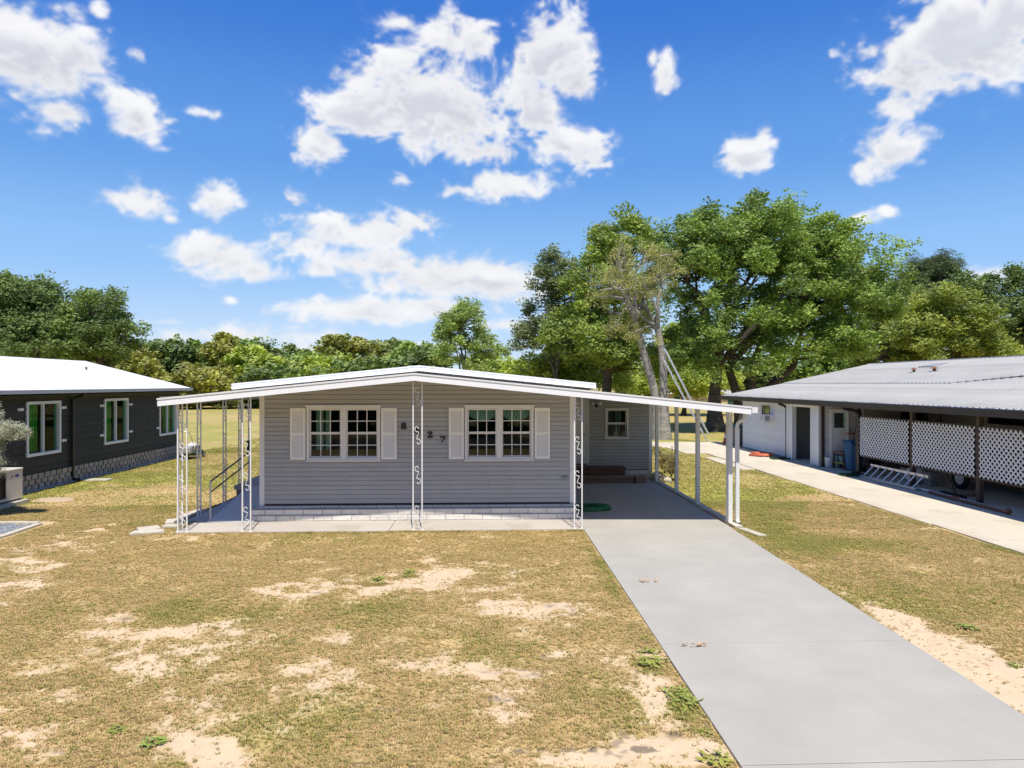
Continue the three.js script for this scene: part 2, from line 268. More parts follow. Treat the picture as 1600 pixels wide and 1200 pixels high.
function groundTex(x0, x1, d0, d1, w, h) {
  const dt = new Uint8Array(w * h * 4);
  for (let j = 0; j < h; j++) for (let i = 0; i < w; i++) { const c = groundColor(mix(x0, x1, (i + .5) / w), mix(d0, d1, (j + .5) / h)), o = (j * w + i) * 4; for (let k = 0; k < 3; k++) dt[o + k] = Math.round(toS(Math.min(1, Math.max(0, c[k]))) * 255); dt[o + 3] = 255; }
  const t = new THREE.DataTexture(dt, w, h, THREE.RGBAFormat); t.colorSpace = THREE.SRGBColorSpace; t.magFilter = THREE.LinearFilter; t.needsUpdate = true; return t;
}
function sheet(name, x0, x1, d0, d1, y, w, h, nx = 1, nd = 1, amp = 0) {
  const pos = [], uv = [], idx = [];
  for (let j = 0; j <= nd; j++) for (let i = 0; i <= nx; i++) { const u = i / nx, v = j / nd, X = mix(x0, x1, u), d = mix(d0, d1, v), edge = Math.min(1, 12 * Math.min(u, 1 - u, v, 1 - v)); pos.push(X, y + (amp ? amp * edge * ((fbm(X * 1.3, d * 1.3, 3, 301) - .5) * 1.2 + (fbm(X * 6, d * 6, 2, 303) - .5) * .5) : 0), -d); uv.push(u, v); }
  for (let j = 0; j < nd; j++) for (let i = 0; i < nx; i++) { const a = j * (nx + 1) + i, b = a + 1, c = a + nx + 1, e = c + 1; idx.push(a, b, e, a, e, c); }
  const g = new THREE.BufferGeometry(); g.setAttribute('position', new THREE.Float32BufferAttribute(pos, 3)); g.setAttribute('uv', new THREE.Float32BufferAttribute(uv, 2)); g.setIndex(idx); g.computeVertexNormals();
  const m = new THREE.MeshStandardMaterial({ map: groundTex(x0, x1, d0, d1, w, h), roughness: .95, side: THREE.DoubleSide });
  const o = new THREE.Mesh(g, m); o.name = name; o.receiveShadow = o.castShadow = true; o.userData = { kind: 'structure' }; scene.add(o); return o;
}
const GY = -.05;
sheet('lawn', -15, 13, 2.2, 24.2, GY + .02, 2048, 1900, 220, 180, .03).userData.label = 'sandy front lawn of dry and green turf';
sheet('field', -60, 60, 1, 121, GY + .004, 2048, 2048, 2, 2).userData.label = 'mown dry field stretching back to the trees';
{ const g = new THREE.PlaneGeometry(3200, 3200); g.rotateX(-Math.PI / 2); g.translate(0, GY - .004, -600); boxUV(g);
  const m = M([.36, .275, .10], .95, { map: tex(512, 512, (u, v) => { const a = tfb(u, v, 4, 6, 311); return [.7 + .4 * a, .72 + .4 * a, .75 + .3 * a]; }, 40) });
  const o = new THREE.Mesh(g, m); o.name = 'ground'; o.userData = { kind: 'structure', label: 'far flat grassland' }; o.receiveShadow = true; scene.add(o); }

// driveway: slabs with open joints, from the carport to the road behind the viewer
const driveRight = (d) => d > 15.5 ? 5.36 : mix(5.02, 5.36, (d - 5) / 10.5);
function slabQuad(xa0, xa1, xb0, xb1, d0, d1, y0, y1) { // near edge xa0..xa1 at d0, far edge xb0..xb1 at d1
  const s = new THREE.Shape([new THREE.Vector2(xa0, d0), new THREE.Vector2(xa1, d0), new THREE.Vector2(xb1, d1), new THREE.Vector2(xb0, d1)]);
  const g = new THREE.ExtrudeGeometry(s, { depth: y1 - y0 - .008, bevelEnabled: true, bevelSize: .006, bevelThickness: .004, bevelSegments: 1, bevelOffset: -.006 }); g.rotateX(-Math.PI / 2); g.translate(0, y0 + .004, 0); return g; // (x,d)->(x,y,-d)
}
{
  const dv = structure('driveway', 'light grey painted concrete driveway running up to carport', 'driveway', [3.7, 0, 9]);
  const js = [-.6, 2.7, 5.7, 8.41, 11.1, 13.8, 15.14];
  for (let i = 0; i < js.length - 1; i++) { const a = js[i] + .006, b = js[i + 1] - (i === 5 ? 0 : .006); part(dv, 'slab', slabQuad(mix(2.06, 2.15, a / 15.14), driveRight(a), mix(2.06, 2.15, b / 15.14), driveRight(b), a, b, -.12, 0), mt.drive); }
  const cf = structure('carport_floor', 'grey concrete floor under the attached carport roof', 'floor', [3.8, 0, 19]);
  part(cf, 'slab', slabQuad(2.165, 5.36, 2.165, 5.42, 15.145, 19.2, -.12, 0), mt.drive);
  part(cf, 'slab', slabQuad(2.165, 5.42, 2.165, 5.44, 19.206, 23.2, -.12, 0), mt.drive);
  const kb = structure('kerb', 'pale concrete kerb along carport edge', 'kerb', [5.5, 0, 19]);
  const cuts = [15.1, 16.9, 18.8, 20.6, 22.6];
  for (let i = 0; i < 4; i++) part(kb, 'kerb_stone', slabQuad(5.43, 5.60, 5.45, 5.62, cuts[i] + .01, cuts[i + 1] - .01, -.1, .035), mt.stone);
  part(kb, 'kerb_stone', slabQuad(5.62, 5.80, 5.46, 5.64, 14.3, 15.08, -.1, .01), mt.stone);
  const w = structure('front_walkway', 'narrow concrete walkway below the front wall of grey house', 'walkway', [-2, 0, 15.7]);
  part(w, 'slab', slabQuad(-6.45, -2.0, -6.45, -2.0, 15.13, 16.42, -.12, 0), mt.walk);
  part(w, 'slab', slabQuad(-1.99, 2.155, -1.99, 2.155, 15.14, 16.42, -.12, 0), mt.walk);
  part(w, 'slab', slabQuad(-6.75, -5.0, -6.8, -5.0, 16.43, 21.8, -.12, -.002), mt.walk);
  // neighbour's footpath on the right
  const pa = structure('footpath', 'cream concrete footpath beside the white neighbouring house', 'footpath', [11.2, 0, 24]);
  const pj = [8.6, 12.1, 15.4, 18.9, 22.5, 26.0];
  for (let i = 0; i < 5; i++) part(pa, 'slab', slabQuad(9.9, 12.42, 9.95, 12.44, pj[i] + .006, pj[i + 1] - .006, -.12, .0), mt.path);
  part(pa, 'slab', slabQuad(9.97, 12.44, 10.0, 12.5, 26.006, 31.5, -.12, 0), mt.path);
  part(pa, 'slab', slabQuad(9.1, 12.5, 8.8, 12.6, 31.51, 37.6, -.12, 0), mt.path);
  part(pa, 'slab', slabQuad(6.6, 9.09, 6.4, 8.79, 34.6, 37.6, -.12, -.003), mt.path);
  for (const [x0, x1, a, b] of [[9.35, 9.9, 27.4, 29.8], [9.42, 9.92, 25.5, 27.35]]) part(pa, 'paving_stone', slabQuad(x0, x1, x0 + .04, x1 + .03, a, b, -.1, -.008), mt.path);
}
// the street behind the viewer and the trees across it, which the window glass mirrors
{ const rd = structure('street', 'asphalt street in front of the lawn', 'street', [0, 0, -5]); part(rd, 'asphalt', bx(-70, 70, -.2, -.02, -8.2, -1.6), M([.055, .055, .056], .9, { map: tConcOld })); }
// turf: real blades over the lawn, thinner where sand shows
{
  const R = rng(77), blades = [], K = 6;
  const pos = [], nor = [];
  for (let k = 0; k < K; k++) { const a = R() * 6.28, r = R() * .55, x = Math.cos(a) * r, z = Math.sin(a) * r, l = R() * 6.28, lean = .25 + R() * .7, hgt = .55 + R() * .6, w = .10, tx = Math.cos(l), tz = Math.sin(l); const b0 = [x - tz * w, 0, z + tx * w], b1 = [x + tz * w, 0, z - tx * w], m0 = [x - tz * w * .6 + tx * lean * .4, hgt * .6, z + tx * w * .6 + tz * lean * .4], t = [x + tx * lean, hgt, z + tz * lean], m1 = [x + tz * w * .6 + tx * lean * .4, hgt * .6, z - tx * w * .6 + tz * lean * .4]; pos.push(...b0, ...b1, ...m1, ...b0, ...m1, ...m0, ...m0, ...m1, ...t); }
  const g = new THREE.BufferGeometry(); g.setAttribute('position', new THREE.Float32BufferAttribute(pos, 3)); g.computeVertexNormals();
  const N = 520000, m = new THREE.MeshPhysicalMaterial({ color: 0xffffff, roughness: .9, transmission: .25, thickness: 0, side: THREE.DoubleSide });
  const im = new THREE.InstancedMesh(g, m, N), mx = new THREE.Matrix4(), q = new THREE.Quaternion(), up = new THREE.Vector3(0, 1, 0), s = new THREE.Vector3(), p = new THREE.Vector3(), col = new THREE.Color(); let n = 0, tries = 0;
  const paved = (X, d) => (X > mix(2.06, 2.15, d / 15.14) - .015 && X < driveRight(d) + .02 && d < 15.2) || (X > -6.42 && X < 5.68 && d > 15.12 && d < 23.3) || (X > -6.8 && X < 2.2 && d > 16.3 && d < 30) || (X > 9.86 && d < 26) || (X > 9.3 && d > 25.4 && d < 31.4) || (X > 8.7 && d > 31.4) || (X < -13.05 && d > 10) || (X < -9.65 && d < 16.55) || (X > 2 && X < 5.7 && d > 23 && d < 30);
  while (n < N && tries < 2600000) {
    tries++;
    const t = R(), d = t < .76 ? 4.6 + Math.pow(R(), .8) * 14 : t < .92 ? 15 + R() * 20 : 30 + Math.pow(R(), .8) * 36, X = mix(-.86 * d - .2, .82 * d + .2, R());
    if (X > 12.4 || paved(X, d)) continue;
    const [sand, green, dark, , fine] = lawnAt(X, d);
    if (R() < sand * .97 + dark * .4) continue;
    const patch = fbm(X * 2.6 + 50, d * 2.6, 2, 401); if (R() > .1 + patch * 1.35) continue;
    const k = R(), gr = R() < green * .95 + .06 ? 1 : 0;
    let c = gr ? mix3([.25, .25, .045], [.42, .365, .09], k) : mix3([.45, .305, .115], [.70, .52, .235], k);
    if (!gr && R() < .15) c = [.26, .22, .06];
    const sz = (gr ? .022 + .026 * R() : .018 + .022 * R()) * (d > 33 ? 2.4 : d > 15 ? 1.25 : 1);
    p.set(X, GY + .016 + .03 * ((fbm(X * 1.3, d * 1.3, 3, 301) - .5) * 1.2 + (fbm(X * 6, d * 6, 2, 303) - .5) * .5), -d); q.setFromAxisAngle(up, R() * 6.28); s.set(sz * 1.25, sz * (gr ? 1.0 : .72), sz * 1.25);
    im.setMatrixAt(n, mx.compose(p, q, s)); im.setColorAt(n, col.setRGB(...c)); n++;
  }
  im.count = n; im.name = 'grass'; im.castShadow = im.receiveShadow = true; im.userData = { kind: 'stuff', label: 'short patchy dry and green turf blades on the front lawn', category: 'grass' }; scene.add(im);
}
// ---------------------------------------------------------------- the grey house
// windows in local coordinates: centre bottom at origin, outside towards +z, wall face at z = 0
function hungUnit(w, x0, x1, y0, y1, cols, rows, fr, mFrame, bar = .018) {
  // upper and lower sash, each with its own muntins and panes
  const ym = (y0 + y1) / 2;
  [[ym, y1, .0], [y0, ym, -.018]].forEach(([a, b, z]) => {
    const gs = [bxz(x0, x1, a, a + fr, z - .035, z), bxz(x0, x1, b - fr, b, z - .035, z), bxz(x0, x0 + fr, a + fr, b - fr, z - .035, z), bxz(x1 - fr, x1, a + fr, b - fr, z - .035, z)];
    part(w, 'sash', gs, mFrame);
    const X0 = x0 + fr, X1 = x1 - fr, Y0 = a + fr, Y1 = b - fr;
    for (let i = 1; i < cols; i++) { const x = mix(X0, X1, i / cols); part(w, 'muntin', bxz(x - bar / 2, x + bar / 2, Y0, Y1, z - .026, z - .008), mFrame); }
    for (let j = 1; j < rows; j++) { const y = mix(Y0, Y1, j / rows); part(w, 'muntin', bxz(X0, X1, y - bar / 2, y + bar / 2, z - .0255, z - .0085), mFrame); }
    for (let i = 0; i < cols; i++) for (let j = 0; j < rows; j++) { const e = .002; const g = new THREE.PlaneGeometry((X1 - X0) / cols - e, (Y1 - Y0) / rows - e); g.translate(mix(X0, X1, (i + .5) / cols), mix(Y0, Y1, (j + .5) / rows), z - .03); part(w, 'pane', g, mt.glass); }
  });
}
function bxz(x0, x1, y0, y1, z0, z1) { const g = new THREE.BoxGeometry(x1 - x0, y1 - y0, z1 - z0); g.translate((x0 + x1) / 2, (y0 + y1) / 2, (z0 + z1) / 2); return g; }
function frameGeos(x0, x1, y0, y1, f, z0, z1) { return [bxz(x0 - f, x1 + f, y1, y1 + f, z0, z1), bxz(x0 - f, x1 + f, y0 - f, y0, z0, z1), bxz(x0 - f, x0, y0, y1, z0, z1), bxz(x1, x1 + f, y0, y1, z0, z1)]; }
const RIDGE = -1.45, SLOPE = .1, awnTop = (x) => 3.33 - SLOPE * Math.abs(x - RIDGE), roofTop = (x) => 3.52 - SLOPE * Math.abs(x - RIDGE);
// a pitched sheet strip between x0 and x1 (one side of the ridge), depth d0..d1, thickness t below top(x)
function pitched(x0, x1, d0, d1, top, t, lift = 0) { const s = new THREE.Shape([new THREE.Vector2(x0, top(x0) + lift), new THREE.Vector2(x0, top(x0) - t + lift), new THREE.Vector2(x1, top(x1) - t + lift), new THREE.Vector2(x1, top(x1) + lift)]); const g = new THREE.ExtrudeGeometry(s, { depth: d1 - d0, bevelEnabled: false }); g.translate(0, 0, -d1); return g; }
const house = thing('mobile_house', 'low grey lap-sided house with white awning roof and carport', 'house', [-1.48, 0, 16.45]);
{
  const WD = 16.45, L = -5.08, Rr = 2.12;
  const holes = [[-4.03, -2.37, 1.36, 2.58], [-.417, 1.16, 1.36, 2.58]], hIn = .035;
  // front wall with real openings
  const sh = new THREE.Shape([[L, .06], [Rr, .06], [Rr, awnTop(Rr) - .06], [RIDGE, 3.27], [L, awnTop(L) - .06]].map((q) => new THREE.Vector2(...q)));
  for (const [a, b, c, e] of holes) sh.holes.push(new THREE.Path([[a + hIn, c + hIn], [a + hIn, e - hIn], [b - hIn, e - hIn], [b - hIn, c + hIn]].map((q) => new THREE.Vector2(...q))));
  const wg = new THREE.ExtrudeGeometry(sh, { depth: .1, bevelEnabled: false }); wg.translate(0, 0, -(WD + .1));
  part(house, 'wall', wg, mt.sheath);
  part(house, 'wall', bx(L, L + .1, .06, 3.0, WD + .101, 27), mt.sid[1]);
  part(house, 'wall', bx(Rr - .1, Rr, .06, 3.0, WD + .101, 27), mt.sid[1]);
  part(house, 'wall', bx(L, Rr, .06, 3.0, 27.001, 27.1), mt.sid[1]);
  // rooms behind the two windows
  part(house, 'partition', bx(L + .1, Rr - .1, .06, 2.9, 20.4, 20.5), mt.inside);
  part(house, 'partition', bx(-1.85, -1.75, .3, 2.7, WD + .101, 20.4), mt.inside);
  part(house, 'ceiling', bx(L + .1, Rr - .1, 2.7, 2.76, WD + .101, 20.4), mt.inside);
  part(house, 'floor', bx(L + .1, Rr - .1, .24, .3, WD + .101, 20.4), mt.insideFloor);
  for (const [x0, x1] of [[-4.4, -3.2], [-.5, .5]]) part(house, 'cabinet', bx(x0, x1, .3, 1.3, 19.2, 20.2), mt.inside);
  const under = (x, y) => awnTop(x) - .062 - y;
  lapSiding(house, L + .09, Rr - .11, .355, 3.27, .104, -WD, mt.sid, holes, [(x, y) => awnTop(L) + (x - L) * SLOPE - .062 - y, (x, y) => awnTop(Rr) + (Rr - x) * SLOPE - .062 - y], null, .02, .009, 3.66);
  part(house, 'corner_trim', [bx(L - .02, L + .09, .30, awnTop(L) - .06, WD - .03, WD - .001)], mt.whiteTrim);
  part(house, 'corner_trim', [bx(Rr - .11, Rr + .03, .33, awnTop(Rr) - .06, WD - .03, WD - .001)], mt.whiteTrim);
  part(house, 'starter_strip', bx(L + .09, Rr - .11, .325, .355, WD - .012, WD - .001), mt.sheath);
  // windows
  holes.forEach(([a, b, c, e], wi) => {
    const w = sub(house, 'window', [(a + b) / 2 + 1.48, 0, 0]), hw = (b - a) / 2, o = WD;
    const lo = 0;
    part(w, 'frame', frameGeos(-hw + .05, hw - .05, c + .05, e - .05, .055, .0, .045).concat([bxz(-.06, .06, c + .05, e - .05, -.03, .04), bxz(-hw - .03, hw + .03, e - .002, e + .035, .0, .06)]), mt.whiteTrim);
    part(w, 'sill', bxz(-hw - .02, hw + .02, c - .035, c - .005, 0, .07), mt.whiteTrim);
    part(w, 'reveal', frameGeos(-hw + .052, hw - .052, c + .052, e - .052, .018, -.1, -.001), mt.whiteTrim);
    hungUnit(w, -hw + .055, -.06, c + .055, e - .055, 3, 2, .028, mt.vinyl);
    hungUnit(w, .06, hw - .055, c + .055, e - .055, 3, 2, .028, mt.vinyl);
    if (wi === 0) { // hanging curtain folds behind the left unit
      for (const [x0, x1] of [[-.68, -.50], [-.46, -.35]]) { const g = new THREE.PlaneGeometry(x1 - x0, .98, 24, 1), p = g.attributes.position; for (let i = 0; i < p.count; i++) p.setZ(i, Math.sin(p.getX(i) * 150) * .018); g.computeVertexNormals(); g.translate((x0 + x1) / 2, c + .70, -.22); part(w, 'curtain', g, mt.curtain); }
    } else { // scalloped lace valance
      for (const x0 of [-.72, .04]) {
        const g = new THREE.PlaneGeometry(.68, .26, 36, 4), p = g.attributes.position;
        for (let i = 0; i < p.count; i++) { const u = (p.getX(i) + .34) / .68, v = (p.getY(i) + .13) / .26; p.setY(i, .13 - (1 - v) * (.15 + .12 * Math.sin(u * Math.PI))); p.setZ(i, Math.sin(u * 60 + (1 - v) * 2) * .014); }
        g.computeVertexNormals(); g.translate(x0 + .34, e - .2, -.2); part(w, 'valance', g, mt.curtain);
      }
    }
    // shutters with a raised louvred panel above and below
    for (const [s0, s1] of [[a - .375, a - .03], [b + .03, b + .385]]) {
      const s = sub(house, 'shutter', [(s0 + s1) / 2 + 1.48, 0, .022]), q = (s1 - s0) / 2, y0 = c + .01, y1 = e - .03, ym = (y0 + y1) / 2;
      for (const c0 of [-q, q - .05]) part(s, 'stile', bxz(c0, c0 + .05, y0, y1, 0, .03), mt.shutter);
      for (const [c0, c1] of [[y0, y0 + .06], [y1 - .07, y1], [ym - .03, ym + .03]]) part(s, 'crossrail', bxz(-q + .05, q - .05, c0, c1, 0, .028), mt.shutter);
      const lv = []; for (const [p0, p1] of [[y0 + .06, ym - .03], [ym + .03, y1 - .07]]) { const n = 18; for (let k = 0; k < n; k++) { const g = new THREE.BoxGeometry(q * 2 - .1, (p1 - p0) / n * 1.15, .006); g.rotateX(-.45); g.translate(0, mix(p0, p1, (k + .5) / n), .013); lv.push(g); } }
      part(s, 'louvre_panel', lv, mt.shutter);
    }
  });
  // house numbers
  const font = await new FontLoader().loadAsync('fonts/droid/droid_serif_bold.typeface.json');
  [['8', 631, 665.5, 0], ['4', 651.5, 673, .12], ['2', 672, 679, .03], ['7', 692, 686.5, -.1]].forEach(([ch, px, py, tilt]) => {
    const [x, y] = atDist(px, py, WD), g = new TextGeometry(ch, { font, size: .165, depth: .018, curveSegments: 6, bevelEnabled: true, bevelSize: .004, bevelThickness: .003, bevelSegments: 1 });
    g.computeBoundingBox(); const b = g.boundingBox; g.translate(-(b.min.x + b.max.x) / 2, -(b.min.y + b.max.y) / 2, 0); g.scale(1.05, .86, 1); g.rotateZ(tilt); g.translate(x, y, -WD + .024); part(house, 'house_number', g, mt.number);
  });
  part(house, 'outlet_box', [bx(1.83, 1.95, .87, .96, WD - .05, WD - .015), bx(1.85, 1.885, .885, .945, WD - .056, WD - .05), bx(1.895, 1.93, .885, .945, WD - .056, WD - .05)], mt.grey);
  // skirting: courses of painted blocks, the lower ones stepping out
  const R = rng(9), course = (y0, y1, dFace, x0, x1, off, len, thick) => {
    part(house, 'mortar_bed', bx(x0 + .02, x1 - .02, y0 - .006, y1 + .004, dFace + .014, dFace + thick), mt.mortar);
    for (let x = x0 - off; x < x1; x += len) { const a = Math.max(x0, x), b = Math.min(x1, x + len - .014); if (b - a < .04) continue; const g = new RoundedBoxGeometry(b - a, y1 - y0 - .010, thick - .02, 1, .006); boxUV(g); g.translate(0, 0, 0); const uo = g.attributes.uv; const k = R() * 7; for (let i = 0; i < uo.count; i++) uo.setXY(i, uo.getX(i) + k, uo.getY(i) + k * .7); put(house, 'brick', g, mt.brick[Math.floor(R() * 4)], (a + b) / 2, (y0 + y1) / 2, -(dFace + thick / 2 + (R() - .5) * .008)); }
  };
  course(.005, .125, 16.22, -5.22, 2.16, .31, .425, .2); course(.13, .252, 16.25, -5.24, 2.14, .1, .425, .18); course(.258, .315, 16.36, -5.1, 2.10, .3, .425, .08);
  // roofs: main roof over the house, lower awning all round the front and sides
  for (const [x0, x1] of [[-5.62, RIDGE], [RIDGE, 2.57]]) { const a = Math.min(x0, x1), b = Math.max(x0, x1);
    const r = wsub(house, 'roof'); part(r, 'roof_sheet', pitched(a, b, 16.15, 27.6, roofTop, .05), mt.roofWhite); part(r, 'fascia', pitched(a, b, 16.115, 16.149, roofTop, .12, -.004), mt.fascia); part(r, 'drip_edge', pitched(a, b, 16.104, 16.114, roofTop, .03, .004), mt.white);
    part(house, 'gable_infill', pitched(Math.max(a, L), Math.min(b, Rr), WD + .01, WD + .09, roofTop, .3, -.052), mt.sid[1]); }
  part(house, 'eave_fascia', bx(-5.63, -5.6, roofTop(-5.62) - .13, roofTop(-5.62) - .052, 16.16, 27.6), mt.white); part(house, 'eave_fascia', bx(2.55, 2.58, roofTop(2.57) - .13, roofTop(2.57) - .052, 16.16, 27.6), mt.white);
  for (const [a, b] of [[-6.72, RIDGE], [RIDGE, 5.72]]) {
    const r = wsub(house, 'awning'); part(r, 'awning_sheet', pitched(a, b, 14.98, WD - .002, awnTop, .05), mt.roofWhite);
    part(r, 'fascia', pitched(a, b, 14.945, 14.979, awnTop, .15, -.012), mt.fascia); part(r, 'drip_edge', pitched(a - (a < -6 ? .012 : 0), b + (b > 5 ? .012 : 0), 14.933, 14.944, awnTop, .035, .003), mt.white);
  }
  for (const [a, b, e] of [[-6.72, L - .005, 22.2], [Rr + .035, 5.72, 24.6]]) {
    const r = wsub(house, 'awning'); const n = Math.round((b - a) / .3);
    part(r, 'awning_sheet', pitched(a, b, WD, e, awnTop, .05), mt.roofWhite);
    for (let k = 0; k <= n; k++) { const x = mix(a + .02, b - .02, k / n); part(r, 'pan_rib', bx(x - .012, x + .012, awnTop(x) - .085, awnTop(x) - .051, 15.0, e), mt.white); }
  }
  // beams carrying the side roofs
  part(house, 'beam', bx(-6.66, -6.56, awnTop(-6.61) - .15, awnTop(-6.61) - .09, 15.0, 22.1), mt.white); part(house, 'beam', bx(5.44, 5.56, awnTop(5.5) - .16, awnTop(5.5) - .09, 15.0, 24.5), mt.white);
  // side gutter with downspout on the carport
  const gt = wsub(house, 'gutter'); part(gt, 'trough', [bx(5.724, 5.83, awnTop(5.72) - .125, awnTop(5.72) - .115, 14.93, 24.6), bx(5.82, 5.832, awnTop(5.72) - .125, awnTop(5.72) - .012, 14.93, 24.6), bx(5.722, 5.732, awnTop(5.72) - .125, awnTop(5.72) - .02, 14.93, 24.6), bx(5.722, 5.845, awnTop(5.72) - .13, awnTop(5.72) - .008, 14.90, 14.93)], mt.white);
  const ay = awnTop(5.72) - .125;
  part(gt, 'downspout', [tube([V(5.775, ay, 15.4), V(5.775, ay - .06, 15.4), V(5.72, ay - .17, 15.42), V(5.62, ay - .25, 15.46), V(5.60, ay - .34, 15.47), V(5.60, ay - .4, 15.47)], .04, 24, 8), bx(5.565, 5.64, .1, ay - .36, 15.43, 15.51), tube([V(5.60, .13, 15.47), V(5.60, .08, 15.45), V(5.61, .045, 15.34)], .038, 8, 8)], mt.white);
  for (const d of [15.7, 18.0, 20.0, 22.3]) part(house, 'post', [bx(5.445, 5.54, .012, awnTop(5.5) - .16, d - .047, d + .047), bx(5.43, 5.555, 0, .012, d - .062, d + .062)], mt.white);
  part(house, 'post', [bx(5.44, 5.53, .01, awnTop(5.5) - .16, 15.555, 15.64)], mt.white);
  // wrought-iron posts: two uprights with four S-scrolls
  function scroll(cx, cy, k) { const pts = []; for (let i = 0; i <= 9; i++) { const t = i / 9, an = -.4 + t * 1.75 * Math.PI, r = .014 + .062 * t; pts.push([-.008 + r * Math.cos(an), .145 + r * Math.sin(an)]); } const all = pts.concat(pts.slice().reverse().map(([x, y]) => [-x, -y])); return all.map(([x, y]) => [x * k + cx, y + cy]); }
  function ironPost(x0, d0, x1, d1, top) {
    const p = wsub(house, 'iron_post'); const t = .0125;
    for (const [x, d] of [[x0, d0], [x1, d1]]) part(p, 'upright', [bx(x - t, x + t, .006, top(x) - .04, d - t, d + t), bx(x - .03, x + .03, 0, .006, d - .03, d + .03)], mt.iron);
    const W = Math.hypot(x1 - x0, d1 - d0), H = top(x0), n = H > 3 ? 4 : 4;
    for (let i = 0; i < n; i++) { const cy = .32 + (H - .75) * i / (n - 1); const pts = scroll(0, cy, 1).map(([s, y]) => { const u = .5 + s / W * .95; return V(mix(x0, x1, u), y, mix(d0, d1, u)); }); part(p, 'scroll', tube(pts, .0075, 60, 5), mt.iron); }
  }
  const un = (x) => awnTop(x) - .05;
  ironPost(-6.41, 15.19, -6.22, 15.19, un); ironPost(-6.41, 15.22, -6.41, 15.42, un);
  ironPost(-5.07, 15.19, -4.90, 15.19, un); ironPost(-1.49, 15.19, -1.30, 15.19, un); ironPost(1.955, 15.19, 2.12, 15.19, un);
  ironPost(-6.61, 16.72, -6.61, 16.92, un); ironPost(-6.61, 18.35, -6.61, 18.55, un); ironPost(-6.61, 19.5, -6.61, 19.7, un); ironPost(-6.61, 20.3, -6.61, 20.5, un);
  // rear wing behind the carport
  const E = 23.1, wy1 = awnTop(4) - .1;
  const ws = new THREE.Shape([[Rr, .06], [5.5, .06], [5.5, awnTop(5.5) - .086], [Rr, awnTop(Rr) - .086]].map((q) => new THREE.Vector2(...q)));
  ws.holes.push(new THREE.Path([[4.05, 1.37], [4.05, 2.25], [4.68, 2.25], [4.68, 1.37]].map((q) => new THREE.Vector2(...q))));
  const g2 = new THREE.ExtrudeGeometry(ws, { depth: .1, bevelEnabled: false }); g2.translate(0, 0, -(E + .1)); part(house, 'wall', g2, mt.sheath);
  part(house, 'wall', bx(5.4, 5.5, .06, 2.5, E + .101, 27), mt.sid[1]); part(house, 'wall', bx(Rr, 5.5, .06, 2.5, 27.001, 27.1), mt.sid[1]); part(house, 'partition', bx(Rr, 5.4, .1, 2.5, 25.5, 25.6), mt.inside);
  part(house, 'wing_roof', pitched(Rr + .04, 5.7, 24.61, 27.6, awnTop, .06), mt.roofWhite);
  part(house, 'curtain', [bx(4.38, 4.44, 1.4, 2.24, 23.4, 23.42), bx(4.48, 4.52, 1.4, 2.24, 23.4, 23.42)], mt.curtain);
  lapSiding(house, Rr + .05, 5.42, .30, 2.95, .108, -E, mt.sid, [[3.99, 4.74, 1.31, 2.31], [2.5, 3.46, .46, 2.66]], [(x, y) => awnTop(Rr) + (Rr - x) * SLOPE - .088 - y], null, .02, .009, 3.66);
  part(house, 'corner_trim', bx(5.42, 5.53, .22, awnTop(5.5) - .088, E - .03, E - .001), mt.whiteTrim);
  const ww = sub(house, 'window', [4.365 + 1.48, 0, WD - E]); part(ww, 'frame', frameGeos(-.325, .325, 1.36, 2.26, .06, 0, .045), mt.whiteTrim); part(ww, 'reveal', frameGeos(-.318, .318, 1.37, 2.25, .02, -.1, -.001), mt.whiteTrim); hungUnit(ww, -.325, .325, 1.36, 2.26, 1, 1, .035, mt.vinyl);
  const dr = wsub(house, 'door'); part(dr, 'leaf', bx(2.56, 3.38, .5, 2.6, E - .02, E + .02), mt.shutter); for (const [a, b] of [[.6, 1.35], [1.5, 2.45]]) for (const x of [2.64, 3.02]) part(dr, 'raised_panel', bx(x, x + .28, a, b, E - .032, E - .02), mt.shutter);
  part(dr, 'door_frame', [bx(3.38, 3.46, .46, 2.67, E - .035, E - .001), bx(2.48, 2.56, .46, 2.67, E - .035, E - .001), bx(2.56, 3.38, 2.6, 2.67, E - .035, E - .001)], mt.whiteTrim); { const k = new THREE.SphereGeometry(.03, 12, 8); k.translate(3.3, 1.45, -E + .06); part(dr, 'knob', k, mt.metal); }
  const fl = wsub(house, 'flood_light'); part(fl, 'base', [bx(3.63, 3.73, 2.40, 2.50, E - .06, E - .02), rod(V(3.68, 2.44, E - .06), V(3.68, 2.34, E - .14), .025)], mt.black);
  for (const s of [-1, 1]) part(fl, 'lamp', [rod(V(3.68, 2.46, E - .08), V(3.68 + s * .10, 2.48, E - .12), .018), rod(V(3.68 + s * .07, 2.48, E - .09), V(3.68 + s * .12, 2.46, E - .24), .035, .055, 12)], mt.white);
  course(.005, .14, E - .04, 4.4, 5.52, .2, .4, .09); course(.145, .28, E - .035, 4.4, 5.52, .05, .4, .085); part(house, 'skirting', bx(Rr, 4.4, .01, .3, E - .02, E - .001), mt.mortar);
}
